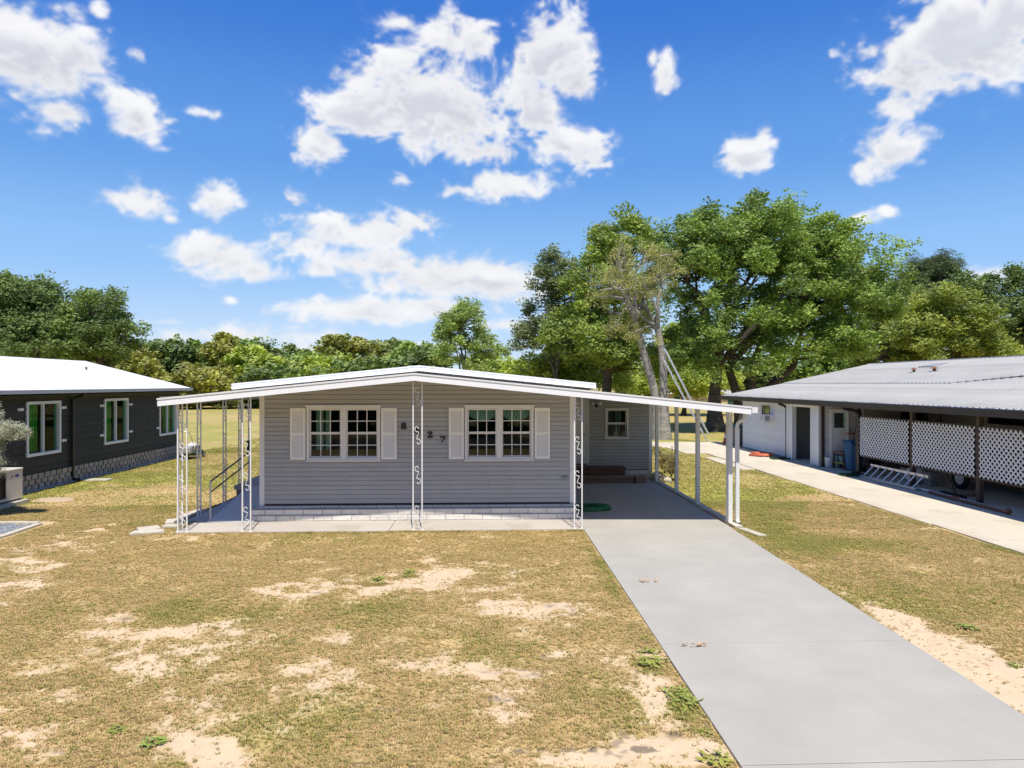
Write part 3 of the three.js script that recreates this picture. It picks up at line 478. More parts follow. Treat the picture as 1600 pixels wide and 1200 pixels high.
// ramp and landing at the side porch
{
  const t = thing('access_ramp', 'blue-grey ramp with dark handrail rising to side porch landing', 'ramp', [-5.7, 0, 18.5]);
  const s = new THREE.Shape([[16.2, .004], [18.95, .42], [18.95, .34], [16.9, .004]].map((q) => new THREE.Vector2(...q)));
  const g = new THREE.ExtrudeGeometry(s, { depth: 1.02, bevelEnabled: false }); g.rotateY(Math.PI / 2); g.translate(-6.17, 0, 0); // shape x -> -z
  part(t, 'ramp_surface', g, mt.ramp); part(t, 'front_edge', bx(-6.17, -5.15, .0, .03, 16.16, 16.198), mt.railWhite);
  part(t, 'landing', bx(-6.55, -5.12, .32, .43, 18.96, 21.4), mt.walk);
  const R = rng(4); for (let k = 0; k < 2; k++) for (let i = 0; i < 4; i++) part(t, 'block', bx(-6.5 + i * .34 + (k ? .0 : .06), -6.5 + i * .34 + .325 + (k ? 0 : .06), .005 + k * .158, .155 + k * .158, 19.0 - R() * .012, 19.3), mt.block);
  for (let k = 0; k < 2; k++) for (let i = 0; i < 5; i++) part(t, 'block', bx(-6.5, -6.3, .005 + k * .158, .155 + k * .158, 19.31 + i * .41, 19.31 + i * .41 + .395), mt.block);
  const x = -6.14;
  part(t, 'handrail', [rod(V(x, .90, 16.26), V(x, 1.32, 18.95), .02)], mt.rail); part(t, 'midrail', [rod(V(x, .66, 16.26), V(x, 1.06, 18.95), .018)], mt.rail);
  for (const [d, b, e] of [[16.26, .012, .91], [18.95, .40, 1.34]]) part(t, 'rail_post', rod(V(x, b, d), V(x, e, d), .02), mt.railWhite);
  part(t, 'latch_box', bx(-6.2, -6.12, 1.34, 1.62, 18.9, 18.98), mt.black);
}
// wooden steps at the back door
{
  const t = thing('wooden_steps', 'low reddish brown wooden steps below the back door', 'steps', [3.4, 0, 22.5]);
  for (let k = 0; k < 3; k++) part(t, 'tread', bx(2.2, 4.55, .40, .44, 22.42 + k * .2, 22.42 + k * .2 + .19), mt.deck); part(t, 'riser', bx(2.22, 4.52, .2, .398, 22.46, 22.49), mt.deck); part(t, 'side_board', bx(4.47, 4.51, .004, .398, 22.5, 23.0), mt.deck);
  for (let k = 0; k < 2; k++) part(t, 'tread', bx(2.2, 4.70, .165, .2, 21.98 + k * .21, 21.98 + k * .21 + .2), mt.deckPale); part(t, 'riser', bx(2.22, 4.68, .004, .163, 22.02, 22.06), mt.deckPale);
  const b = thing('timber_block', 'short squared timber offcut beside the wooden steps', 'timber', [4.9, 0, 22.1]); part(b, 'timber', [new RoundedBoxGeometry(.34, .17, .3, 2, .012).translate(4.92, .087, -22.15)], mt.deckPale);
  part(b, 'timber', [new RoundedBoxGeometry(.36, .05, .26, 1, .01).translate(4.9, .198, -22.16)], mt.deckPale);
}
{ // green hose coil
  const h = thing('garden_hose', 'coiled bright green garden hose on the carport floor', 'hose', [2.75, 0, 17.4]), pts = [], R = rng(3);
  for (let i = 0; i <= 240; i++) { const a = i / 240 * 6.28 * 9, r = .30 + .05 * Math.sin(i * .11) + .03 * Math.sin(i * .37); pts.push(V(2.68 + Math.cos(a) * r * 1.3 + .08 * Math.sin(i * .05), .02 + .10 * i / 240 * (.7 + .3 * Math.sin(a)), 17.45 + Math.sin(a) * r * .8)); }
  pts.push(V(2.3, .03, 17.1), V(2.25, .02, 16.9)); part(h, 'hose', tube(pts, .016, 700, 6), mt.green);
  const nz = rod(V(2.25, .02, 16.9), V(2.24, .025, 16.78), .022, .014, 10); part(h, 'nozzle', nz, mt.metal);
}
// ---------------------------------------------------------------- dark neighbouring house on the left (its long wall faces +x at x = -13.2)
{
  const X = -13.2, N0 = 11, N1 = 31.3, h = thing('neighbour_house', 'low dark brown-black house with white roof and white sliding windows', 'house', [-17.3, 0, 21]);
  const toW = new THREE.Matrix4().makeRotationY(Math.PI / 2).setPosition(X, 0, -N0); // local x -> -z (depth), local z -> +x
  const wins = [[21.06, 22.67], [25.28, 26.88], [29.48, 31.0]].map(([a, b]) => [a - N0, b - N0, 1.0, 2.56]);
  const shp = new THREE.Shape([[0, .05], [N1 - N0, .05], [N1 - N0, 2.75], [0, 2.75]].map((q) => new THREE.Vector2(...q)));
  for (const [a, b, c, e] of wins) shp.holes.push(new THREE.Path([[a + .04, c + .04], [a + .04, e - .04], [b - .04, e - .04], [b - .04, c + .04]].map((q) => new THREE.Vector2(...q))));
  const wg = new THREE.ExtrudeGeometry(shp, { depth: .12, bevelEnabled: false }); wg.translate(0, 0, -.12); wg.applyMatrix4(toW); part(h, 'wall', wg, mt.darkTrim);
  lapSiding(h, .02, N1 - N0, .47, 2.74, .205, 0, mt.dark, wins, [], toW, .035, .016, 4.2);
  part(h, 'wall', bx(-21.4, X - .121, .05, 2.75, N1 - .12, N1), mt.dark[0]); part(h, 'wall', bx(-21.4, X - .121, .05, 2.75, N0, N0 + .12), mt.dark[0]); part(h, 'wall', bx(-21.5, -21.4, .05, 2.75, N0, N1), mt.dark[0]);
  part(h, 'partition', bx(-17.1, -17, .3, 2.6, N0 + .13, N1 - .13), mt.inside); part(h, 'floor', bx(-17, X - .13, .2, .28, N0 + .13, N1 - .13), mt.insideFloor); part(h, 'ceiling', bx(-17, X - .13, 2.62, 2.7, N0 + .13, N1 - .13), mt.inside);
  for (const d of [24, 28.2]) part(h, 'partition', bx(-17, X - .13, .3, 2.6, d, d + .1), mt.inside);
  part(h, 'corner_trim', bx(X + .001, X + .05, .45, 2.74, N1 - .1, N1 + .03), mt.darkTrim);
  // windows: white frame, two sliding panes
  for (const [a, b, c, e] of wins) {
    const w = sub(h, 'window', [X + 17.3, 0, 21 - N0 - (a + b) / 2], Math.PI / 2), q = (b - a) / 2;
    part(w, 'frame', frameGeos(-q + .06, q - .06, c + .06, e - .06, .085, .0, .06), mt.whiteTrim);
    part(w, 'reveal', frameGeos(-q + .06, q - .06, c + .06, e - .06, .02, -.11, -.001), mt.whiteTrim);
    part(w, 'centre_stile', bxz(-.03, .03, c + .06, e - .06, -.05, .03), mt.whiteTrim);
    for (const s of [-1, 1]) { const g = new THREE.PlaneGeometry(q - .1, e - c - .14); g.translate(s * (q - .04) / 2, (c + e) / 2, s > 0 ? -.03 : -.045); part(w, 'pane', g, mt.glassGreen); }
    const reflStrips = []; for (let k = 0; k < 12; k++) { const g = bxz(-q + .1 + k * (q * 2 - .2) / 12, -q + .1 + (k + .75) * (q * 2 - .2) / 12, c + .08, e - .08, -.16, -.155); reflStrips.push(g); } part(w, 'blind_or_reflection', a > 18 ? reflStrips.slice(6) : reflStrips.slice(0, 6), mt.greenReflection);  // green strips imitate lawn reflections in the panes; no real blind hangs here
  }
  // shutter brackets left of and right of each window
  for (const [d, y] of [[20.78, 2.37], [22.86, 2.36], [22.86, 1.33], [25.1, 2.35], [25.1, 1.33], [27.09, 2.34], [27.09, 1.33], [29.33, 2.33], [29.33, 1.32]]) part(h, 'shutter_bracket', [bx(X + .02, X + .06, y - .04, y + .04, d - .11, d - .015), bx(X + .02, X + .06, y - .04, y + .04, d + .015, d + .11), bx(X + .02, X + .035, y - .03, y + .03, d - .13, d + .13)], mt.white);
  // skirting of split-faced blocks, three courses in running bond with open gaps
  part(h, 'footing', bx(X - .2, X - .01, 0, .46, N0, N1), mt.darkGap); part(h, 'footing', bx(X - .2, X + .16, -.08, .0, N0, N1), mt.stone);
  const R = rng(21), shapes = []; for (let v = 0; v < 4; v++) { const g = new THREE.BoxGeometry(.09, .148, .235, 1, 2, 2), p = g.attributes.position; for (let i = 0; i < p.count; i++) if (p.getX(i) > 0) { const e = Math.abs(p.getZ(i)) > .1 ? -.028 : 0; p.setX(i, p.getX(i) + e + (R() - .5) * .022); } g.computeVertexNormals(); boxUV(g); shapes.push(g); }
  for (let k = 0; k < 3; k++) for (let d = 18.6 + (k % 2) * .15; d < N1 - .1; d += .30) put(h, 'skirting_block', shapes[Math.floor(R() * 4)], mt.splitBlock[Math.floor(R() * 4)], X + .035 + (k === 2 ? -.01 : 0), .078 + k * .153, -d - .12);
  // roof
  const ov = X + .42, rf = wsub(h, 'roof'), rz = -17.3;
  const slope = new THREE.Shape([[rz, 4.10], [ov, 2.93], [ov, 2.87], [rz, 4.03], [-21.8, 2.87], [-21.8, 2.93]].map((q) => new THREE.Vector2(...q))); const rg = new THREE.ExtrudeGeometry(slope, { depth: N1 - N0 + .7, bevelEnabled: false }); rg.translate(0, 0, -(N1 + .35)); part(rf, 'roof_sheet', rg, mt.roofWhite);
  part(rf, 'ridge_cap', bx(rz - .12, rz + .12, 4.07, 4.125, N0 - .3, 25.2), mt.roofWhite);
  { const v = rod(V(-15.6, 3.5, 28.6), V(-15.6, 3.78, 28.6), .04, .04, 10); part(rf, 'vent_pipe', v, mt.rust); }
  part(h, 'gable_wall', (() => { const s = new THREE.Shape([[-21.4, 2.75], [X, 2.75], [X, 2.84], [rz, 3.98], [-21.4, 2.84]].map((q) => new THREE.Vector2(...q))); const g = new THREE.ExtrudeGeometry(s, { depth: .1, bevelEnabled: false }); g.translate(0, 0, -N1); return g; })(), mt.dark[0]);
  part(h, 'gutter', [bx(ov - .02, ov + .09, 2.82, 2.84, N0 - .3, N1 + .35), bx(ov + .08, ov + .095, 2.82, 2.93, N0 - .3, N1 + .35), bx(ov - .02, ov - .008, 2.84, 2.868, N0 - .3, N1 + .35)], M([.42, .42, .43], .5)); part(h, 'soffit', bx(X + .001, ov - .03, 2.75, 2.78, N0 - .3, N1 + .3), mt.darkTrim); part(h, 'frieze', bx(X + .001, X + .045, 2.66, 2.749, N0, N1), mt.darkTrim);
  part(h, 'downspout', [bx(X + .02, X + .11, .12, 2.6, 23.24, 23.33), tube([V(ov + .03, 2.82, 23.28), V(ov + .0, 2.74, 23.28), V(X + .1, 2.64, 23.28), V(X + .065, 2.56, 23.28)], .042, 12, 8), tube([V(X + .065, .2, 23.28), V(X + .08, .08, 23.28), V(X + .3, .04, 23.28)], .042, 8, 8)], mt.darkTrim);
  const sb = thing('splash_stone', 'flat pale splash stone under the dark downspout', 'stone', [X + .7, GY, 23.5]); part(sb, 'stone', new RoundedBoxGeometry(.7, .06, .45, 2, .02).translate(X + .75, -.01, -23.55), mt.stone);
}
{ // air-conditioning condenser on its pad
  const x0 = -12.95, x1 = -12.05, d0 = 17.95, d1 = 19.1, t = thing('air_conditioner', 'beige outdoor condenser with dark grilles beside dark house', 'air conditioner', [-12.5, 0, 18.5]);
  part(t, 'pad', bx(x0 - .15, x1 + .12, GY - .02, .08, d0 - .15, d1 + .1), mt.stone);
  part(t, 'base_pan', bx(x0, x1, .13, .2, d0, d1), mt.beigePlain); for (const [x, d] of [[x0 + .05, d0 + .05], [x1 - .05, d0 + .05], [x0 + .05, d1 - .05], [x1 - .05, d1 - .05]]) part(t, 'foot', bx(x - .03, x + .03, .08, .13, d - .03, d + .03), mt.black);
  part(t, 'core', bx(x0 + .05, x1 - .05, .2, .86, d0 + .05, d1 - .05), mt.black); part(t, 'top_cover', [new RoundedBoxGeometry(x1 - x0 + .03, .06, d1 - d0 + .03, 2, .02).translate((x0 + x1) / 2, .89, -(d0 + d1) / 2)], mt.beigePlain);
  part(t, 'service_panel', [bx(x1 - .03, x1, .2, .859, d0 + .52, d1), bx(x0, x1 - .031, .2, .859, d1 - .03, d1)], mt.beigePlain);
  for (const [x, d] of [[x1 - .035, d0], [x0, d0]]) part(t, 'corner_post', bx(x, x + .04, .2, .859, d, d + .04), mt.white);
  for (let k = 0; k < 14; k++) part(t, 'grille_wire', [bx(x1 - .02, x1 - .012, .24 + k * .043, .246 + k * .043, d0 + .04, d0 + .52), bx(x0 + .04, x1 - .04, .24 + k * .043, .246 + k * .043, d0 + .012, d0 + .02)], mt.black);
  part(t, 'badge', bx(x1, x1 + .004, .7, .77, d0 + .86, d0 + 1.0), mt.blue); part(t, 'badge', bx(x1, x1 + .004, .71, .76, d0 + .72, d0 + .76), mt.black);
  const b = thing('sand_mound', 'small bare sand mound beside the condenser pad', 'sand', [-11.5, 0, 19.9]); const g = new THREE.SphereGeometry(1, 24, 10, 0, 6.28, 0, 1.57), p = g.attributes.position; for (let i = 0; i < p.count; i++) { const a = p.getX(i), c = p.getZ(i), r = 1 + .25 * (vn(a * 3 + 5, c * 3, 7) - .5); p.setXYZ(i, a * .55 * r, p.getY(i) * .07, c * .42 * r); } g.computeVertexNormals(); g.translate(-11.55, GY + .01, -19.6); part(b, 'mound', g, M([.52, .40, .27], .95, { map: tConcOld }));
}
{ // push mower left at the far corner
  const x = -12.3, d = 30.6, t = thing('push_mower', 'small push mower with looped handle by corner of dark house', 'mower', [x, 0, d]);
  part(t, 'deck', [new RoundedBoxGeometry(.62, .2, .85, 3, .07).translate(x, .2, -d)], mt.darkGreen); part(t, 'engine', [new RoundedBoxGeometry(.34, .26, .36, 3, .06).translate(x, .43, -d), rod(V(x, .55, d), V(x, .62, d), .13, .11, 16)], mt.white); part(t, 'fuel_tank', [new RoundedBoxGeometry(.2, .14, .24, 2, .04).translate(x + .24, .42, -d)], mt.black);
  for (const [a, b] of [[-.34, -.33], [.34, -.33], [-.34, .33], [.34, .33]]) { const g = new THREE.TorusGeometry(.10, .035, 8, 18); g.rotateY(Math.PI / 2); g.translate(x + a, .09, -(d + b)); const w = part(t, 'wheel', g, mt.tyre); part(w, 'hub', rod(V(x + a - .02, .09, d + b), V(x + a + .02, .09, d + b), .07, .07, 14), mt.white); }
  part(t, 'handle', tube([V(x - .24, .25, d - .3), V(x - .25, .7, d - .62), V(x - .23, 1.08, d - .92), V(x, 1.16, d - .98), V(x + .23, 1.08, d - .92), V(x + .25, .7, d - .62), V(x + .24, .25, d - .3)], .016, 40, 6), mt.metal); part(t, 'grass_bag', [new RoundedBoxGeometry(.5, .34, .42, 3, .1).translate(x, .36, -(d - .58))], mt.grey);
}
{ // gravel bed with stone edging
  const g = structure('gravel_bed', 'blue-grey gravel bed with pale edging', 'gravel bed', [-11.5, 0, 14]);
  part(g, 'bed', bx(-14, -9.95, GY - .05, GY + .03, 11, 16.25), M([.24, .26, .28], .95, { map: tConcOld }));
  const R = rng(31); for (let k = 0; k < 5; k++) part(g, 'edging_stone', [new RoundedBoxGeometry(.14, .1, .93, 2, .02).rotateY((R() - .5) * .08).translate(-9.86 + R() * .04, GY + .02, -(11.9 + k * .96))], mt.stone); for (let k = 0; k < 4; k++) part(g, 'edging_stone', [new RoundedBoxGeometry(.93, .1, .13, 2, .02).rotateY((R() - .5) * .08).translate(-10.42 - k * .96, GY + .02, -16.36)], mt.stone);
  const ig = new THREE.IcosahedronGeometry(1, 0), im = new THREE.InstancedMesh(ig, M([1, 1, 1], .9), 9000), m = new THREE.Matrix4(), q = new THREE.Quaternion(), c = new THREE.Color();
  for (let i = 0; i < 9000; i++) { const s = .010 + .014 * R(), k = .14 + .25 * R(); q.setFromEuler(new THREE.Euler(R() * 6, R() * 6, R() * 6)); im.setMatrixAt(i, m.compose(new THREE.Vector3(mix(-13, -9.97, R()) + 11.5, GY + .034, -mix(13.2, 16.24, R()) + 14), q, new THREE.Vector3(s * 1.3, s, s))); im.setColorAt(i, c.setRGB(k * .92, k, k * 1.1)); }
  im.name = 'pebbles'; im.userData = { kind: 'stuff' }; g.add(im);
}
{ // broken slabs edging the side porch
  const R = rng(41); [[-7.0, 15.15, .62, .26, .3], [-6.78, 15.75, .34, .2, -.2], [-6.98, 16.3, .3, .44, .4], [-6.95, 16.9, .26, .5, .1], [-6.9, 17.5, .28, .46, -.1], [-7.15, 15.5, .4, .3, .6]].forEach(([x, d, a, b, r], i) => {
    const s = thing('edging_slab', 'broken flat pale stone slab edging the side porch', 'stone', [x, GY, d], 'edging slabs by the side porch'), g = new RoundedBoxGeometry(a, .07, b, 3, .02), p = g.attributes.position; for (let k = 0; k < p.count; k++) p.setXYZ(k, p.getX(k) * (1 + .2 * (vn(p.getZ(k) * 9 + i, p.getY(k), 3) - .5)), p.getY(k), p.getZ(k) * (1 + .25 * (vn(p.getX(k) * 9 + i * 3, 1, 5) - .5))); g.computeVertexNormals(); g.rotateY(r); g.translate(x, .0, -d); part(s, 'stone', g, mt.stone);
  });
}
// ---------------------------------------------------------------- white neighbouring house on the right (long wall faces -x)
{
  const h = thing('white_house', 'long white house with ribbed metal roof, brown gutter and lattice carport', 'house', [16, 0, 25]);
  const X = 12.75, toL = (x, d0) => new THREE.Matrix4().makeRotationY(-Math.PI / 2).setPosition(x, 0, -d0); // local x -> +z (towards viewer), local z -> -x
  const FAR = 34.4;
  // shed end: clapboard wall with a small window
  const win = [FAR - 32.0, FAR - 31.1, 1.39, 2.13];
  const wsh = new THREE.Shape([[0, 0], [5.4, 0], [5.4, 2.42], [0, 2.42]].map((q) => new THREE.Vector2(...q))); wsh.holes.push(new THREE.Path([[win[0] + .03, win[2] + .03], [win[0] + .03, win[3] - .03], [win[1] - .03, win[3] - .03], [win[1] - .03, win[2] + .03]].map((q) => new THREE.Vector2(...q))));
  const wg = new THREE.ExtrudeGeometry(wsh, { depth: .1, bevelEnabled: false }); wg.translate(0, 0, -.1); wg.applyMatrix4(toL(X, FAR)); part(h, 'wall', wg, mt.white);
  lapSiding(h, 0, 5.2, .03, 2.42, .2, 0, mt.clap, [win], [], toL(X, FAR), .022, .008);
  part(h, 'footing', bx(X - .03, X + .1, -.1, .028, 29.1, FAR + .05), mt.block);
  part(h, 'wall', bx(X + .101, 19, 0, 2.5, FAR - .1, FAR), mt.clap[0]); part(h, 'wall', bx(18.9, 19, 0, 2.6, 11, FAR - .1), mt.inside); part(h, 'ceiling', bx(17.31, 18.89, 2.66, 2.7, 11, 23.79), mt.inside); part(h, 'wall', bx(17.31, 18.89, 0, 2.65, 11, 11.1), mt.inside); part(h, 'partition', bx(X, 18.9, 0, 2.5, 28.985, 29.03), mt.inside); part(h, 'partition', bx(15.2, 15.3, 0, 2.5, 26.16, 28.98), mt.inside); part(h, 'ceiling', bx(X + .1, 18.9, 2.5, 2.55, 23.8, FAR), mt.inside);
  { const w = sub(h, 'window', [X - 16, 0, 25 - (32.0 + 31.1) / 2], -Math.PI / 2); part(w, 'frame', frameGeos(-.41, .41, 1.43, 2.09, .04, 0, .03), mt.brown); for (const [a, b] of [[1.43, 1.75], [1.77, 2.09]]) { const g = new THREE.PlaneGeometry(.82, b - a); g.translate(0, (a + b) / 2, -.03); part(w, 'pane', g, mt.glass); } part(w, 'meeting_rail', bxz(-.41, .41, 1.75, 1.77, -.04, 0), mt.brown); part(w, 'blind_or_reflection', bxz(-.4, .4, 1.45, 2.08, -.13, -.12), mt.yellow); }
  const ac = thing('window_air_conditioner', 'boxy white window air conditioner in white clapboard wall', 'air conditioner', [X, 1.45, 31]); part(ac, 'case', [new RoundedBoxGeometry(.46, .32, .52, 2, .015).translate(X - .22, 1.59, -30.95)], mt.white); for (let k = 0; k < 7; k++) part(ac, 'louvre', bx(X - .458, X - .45, 1.47 + k * .036, 1.482 + k * .036, 30.74, 31.16), mt.grey); part(ac, 'side_vent', bx(X - .40, X - .2, 1.49, 1.70, 30.672, 30.689), mt.grey); part(ac, 'bracket', [bx(X - .4, X, 1.40, 1.428, 30.8, 30.83), bx(X - .4, X, 1.40, 1.428, 31.05, 31.08)], mt.metal);
  // garage doorway between two white columns
  for (const [a, b] of [[28.44, 28.98], [26.16, 26.82]]) { part(h, 'column', bx(12.58, 12.74, 0, 2.36, a, b), mt.clap[1]); part(h, 'column_trim', [bx(12.56, 12.579, 0, 2.36, a, a + .09), bx(12.56, 12.579, 0, 2.36, b - .09, b)], mt.white); }
  part(h, 'lintel', bx(12.6, 12.73, 2.19, 2.36, 26.821, 28.439), mt.white); part(h, 'threshold', bx(12.62, 18.8, -.05, .012, 26.0, 29.0), mt.path);
  part(h, 'post', bx(12.62, 12.72, 0, 2.36, 26.0, 26.1), mt.brown);
  // end wall under the carport roof, facing the viewer, with a half-glazed door
  const ED = 26.05, dk = [13.0, 13.62, .05, 2.12]; { const sh = new THREE.Shape([[12.72, 0], [17.2, 0], [17.2, 2.44], [12.72, 2.44]].map((q) => new THREE.Vector2(...q))); for (const [a, b, c, e] of [[13.1, 13.52, 1.46, 2.02], [15.72, 16.63, 1.42, 2.38]]) sh.holes.push(new THREE.Path([[a, c], [a, e], [b, e], [b, c]].map((q) => new THREE.Vector2(...q)))); const g = new THREE.ExtrudeGeometry(sh, { depth: .07, bevelEnabled: false }); g.translate(0, 0, -(ED + .1)); part(h, 'wall', g, mt.clap[1]); } lapSiding(h, 12.73, 14.25, .05, 2.6, .2, -ED - .03, mt.clap, [dk], [(x, y) => 2.42 + (x - 12.38) * .188 - y], null, .02, .008); lapSiding(h, 14.25, 17.15, .05, 3.0, .2, -ED - .03, mt.beige, [[15.7, 16.65, 1.4, 2.55]], [(x, y) => 2.42 + (x - 12.38) * .188 - y], null, .02, .008);  // beige boards carry the deeper shade of this white wall in their colour
  { const d = wsub(h, 'door'); part(d, 'leaf', [bx(13.02, 13.6, .06, 1.46, ED - .01, ED + .025), bx(13.02, 13.1, 1.46, 2.1, ED - .01, ED + .025), bx(13.52, 13.6, 1.46, 2.1, ED - .01, ED + .025), bx(13.1, 13.52, 2.02, 2.1, ED - .01, ED + .025)], mt.white); part(d, 'frame', [bx(12.96, 13.02, .05, 2.16, ED - .03, ED + .02), bx(13.6, 13.66, .05, 2.16, ED - .03, ED + .02), bx(13.02, 13.6, 2.1, 2.16, ED - .03, ED + .02)], mt.shutter); { const g = new THREE.PlaneGeometry(.42, .56); g.translate(13.31, 1.74, -ED); part(d, 'pane', g, mt.glass); } part(d, 'muntin', bx(13.1, 13.52, 1.73, 1.75, ED - .025, ED - .021), mt.brown); }
  part(h, 'opening_frame', [bx(15.66, 15.72, 1.36, 2.44, ED, ED + .05), bx(16.63, 16.69, 1.36, 2.44, ED, ED + .05), bx(15.72, 16.63, 1.36, 1.42, ED, ED + .05)], mt.brown);
  // carport: floor, back wall with dark openings
  part(h, 'carport_floor', bx(12.47, 19, -.1, -.004, 10.5, 26.0), mt.path);
  const BX = 17.2, ops = [[21.9, 23.6], [19.4, 21.0], [16.9, 18.9], [14.2, 16.3]];
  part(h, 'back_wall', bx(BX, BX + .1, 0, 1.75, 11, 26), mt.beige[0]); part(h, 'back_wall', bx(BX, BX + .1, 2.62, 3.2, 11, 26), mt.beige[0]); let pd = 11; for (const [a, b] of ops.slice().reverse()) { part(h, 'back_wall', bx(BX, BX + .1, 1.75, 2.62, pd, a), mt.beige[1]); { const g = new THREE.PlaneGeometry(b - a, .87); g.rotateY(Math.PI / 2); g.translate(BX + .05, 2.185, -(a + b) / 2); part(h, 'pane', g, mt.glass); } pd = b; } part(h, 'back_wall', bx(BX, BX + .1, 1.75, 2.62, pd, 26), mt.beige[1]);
  // roofs
  const lowY = (x) => 2.5 + (x - 12.38) * .188, upY = (x) => 3.14 + (x - 15.6) * .215;
  const sheetX = (x0, x1, d0, d1, f, t) => { const g = new THREE.ExtrudeGeometry(new THREE.Shape([[x0, f(x0)], [x0, f(x0) - t], [x1, f(x1) - t], [x1, f(x1)]].map((q) => new THREE.Vector2(...q))), { depth: d1 - d0, bevelEnabled: false }); g.translate(0, 0, -d1); return g; };
  const r1 = wsub(h, 'lower_roof'); part(r1, 'roof_sheet', sheetX(12.38, 17.4, 10.5, 36.5, lowY, .04), mt.tin);
  const rib = (p, x0, x1, d, f) => part(p, 'roof_rib', bar(V(x0, f(x0) + .008, d), V(x1, f(x1) + .01, d), .04, .045), mt.tinRib);
  for (let d = 15.2; d < 36.4; d += .229) rib(r1, 12.39, d > 23.2 ? 15.55 : 15.6 + Math.min(1.7, (23.2 - d) * .58), d, lowY);
  const r2 = wsub(h, 'upper_roof'); // its lower edge runs back at the near end
  { const edge = [[36.5, 15.6], [23.2, 15.6], [20.2, 17.3], [10.5, 17.3]], pos = []; for (let i = 0; i < 3; i++) { const [da, xa] = edge[i], [db, xb] = edge[i + 1]; const A = [xa, upY(xa), -da], B = [xb, upY(xb), -db], C = [20.3, upY(20.3), -db], E = [20.3, upY(20.3), -da]; const lo = (q) => [q[0], q[1] - .07, q[2]]; pos.push(...A, ...B, ...C, ...A, ...C, ...E, ...lo(A), ...lo(C), ...lo(B), ...lo(A), ...lo(E), ...lo(C), ...A, ...lo(A), ...lo(B), ...A, ...lo(B), ...B); } const g = new THREE.BufferGeometry(); g.setAttribute('position', new THREE.Float32BufferAttribute(pos, 3)); g.computeVertexNormals(); part(r2, 'roof_sheet', g, mt.tin); }
  part(r2, 'roof_sheet', sheetX(20.3, 26.5, 10.5, 36.5, (x) => upY(20.3) - (x - 20.3) * .215, .06), mt.tin);
  for (let d = 15.2; d < 36.4; d += .229) rib(r2, d > 23.2 ? 15.62 : 15.62 + Math.min(1.7, (23.2 - d) * .567), 20.28, d, upY);
  part(r2, 'ridge_cap', bx(20.15, 20.45, upY(20.3) - .01, upY(20.3) + .03, 10.5, 36.5), mt.tinRib); part(r2, 'edge_flashing', [bar(V(15.6, upY(15.6) - .06, 36.5), V(15.6, upY(15.6) - .06, 23.2), .1, .04), bar(V(15.6, upY(15.6) - .06, 23.2), V(17.3, upY(17.3) - .06, 20.2), .1, .04)], mt.brown);
  part(r2, 'gable_end', sheetX(15.7, 20.3, 36.2, 36.3, (x) => upY(x) - .07, .5), mt.clap[0]);
  for (const [px, py, s] of [[1428, 582, 1], [1460, 580.5, 1.25]]) { const r = (px - 800) / FOC; let x = 18, d = 25; for (let k = 0; k < 40; k++) { d = (x * CA - 0) / 1; const D = x / (r * CA + SA); d = -r * D * SA + D * CA; const y = CAMH - (py - 600) / FOC * D; x += (y - upY(x)) * 1.5; } part(r2, 'vent', [rod(V(x, upY(x) - .02, d), V(x, upY(x) + .13, d), .05 * s, .05 * s, 10), rod(V(x, upY(x) + .12, d), V(x, upY(x) + .2, d), .14 * s, .03, 12)], mt.rust); }
  { const x = 18.9, d = 29.2; part(r2, 'roof_patch', sheetX(x - .3, x + .35, d - .5, d + .5, (q) => upY(q) + .06, .03), mt.grey); }
  part(h, 'soffit', bx(12.42, 13.0, 2.38, 2.40, 26, 36.3), mt.white);
  const gt = wsub(h, 'gutter'); part(gt, 'trough', [bx(12.27, 12.375, 2.30, 2.315, 10.5, 36.5), bx(12.252, 12.27, 2.30, 2.485, 10.5, 36.5), bx(12.376, 12.392, 2.30, 2.45, 10.5, 36.5)], mt.brown);
  for (let d = 15; d < 36; d += 1.75) part(gt, 'hanger', bx(12.25, 12.7, 2.50, 2.52, d, d + .05), mt.grey);
  for (const [d, xx, base] of [[29.2, X - .06, .06], [23.95, 12.94, .06]]) part(gt, 'downspout', [bx(xx - .055, xx + .055, base, 2.12, d - .06, d + .06), tube([V(12.33, 2.37, d), V(12.35, 2.28, d), V(mix(12.35, xx, .6), 2.2, d), V(xx, 2.08, d)], .055, 14, 8), tube([V(xx, .14, d), V(xx - .04, .05, d), V(xx - .28, .035, d - .05)], .045, 10, 8)], mt.black);
  part(h, 'beam', bx(12.93, 13.07, 2.28, 2.42, 10.5, 26), mt.brown);
  for (const d of [24.15, 21.0, 18.1, 15.2]) part(h, 'carport_post', bx(12.94, 13.06, -.003, 2.28, d - .065, d + .065), mt.brownPost);
  // lattice panels, slat by slat
  for (const [a, b] of [[21.09, 24.05], [18.19, 20.91], [15.29, 18.01]]) {
    const p = wsub(h, 'lattice_panel'), y0 = .66, y1 = 1.97, st = .158;
    for (const s of [1, -1]) for (let c = -Math.ceil((y1 - y0) / st) * st; c < b - a; c += st) { // d = a + c + t, y = y0 + t (or down)
      let t0 = Math.max(0, -c), t1 = Math.min(y1 - y0, b - a - c); if (t1 - t0 < .05) continue; const yy = (t) => s > 0 ? y0 + t : y1 - t, x = 12.925 - (s > 0 ? .009 : 0);
      const g = bar(V(0, yy(t0), a + c + t0), V(0, yy(t1), a + c + t1), .008, .04); g.translate(x, 0, 0); part(p, 'slat', g, mt.lattice);
    }
    part(p, 'rail', [bx(12.935, 12.975, y0 - .055, y0 - .01, a - .02, b + .02)], mt.brownPost); part(p, 'rail', [bx(12.935, 12.975, y1 + .01, y1 + .04, a - .02, b + .02)], mt.brownPost);
  }
}
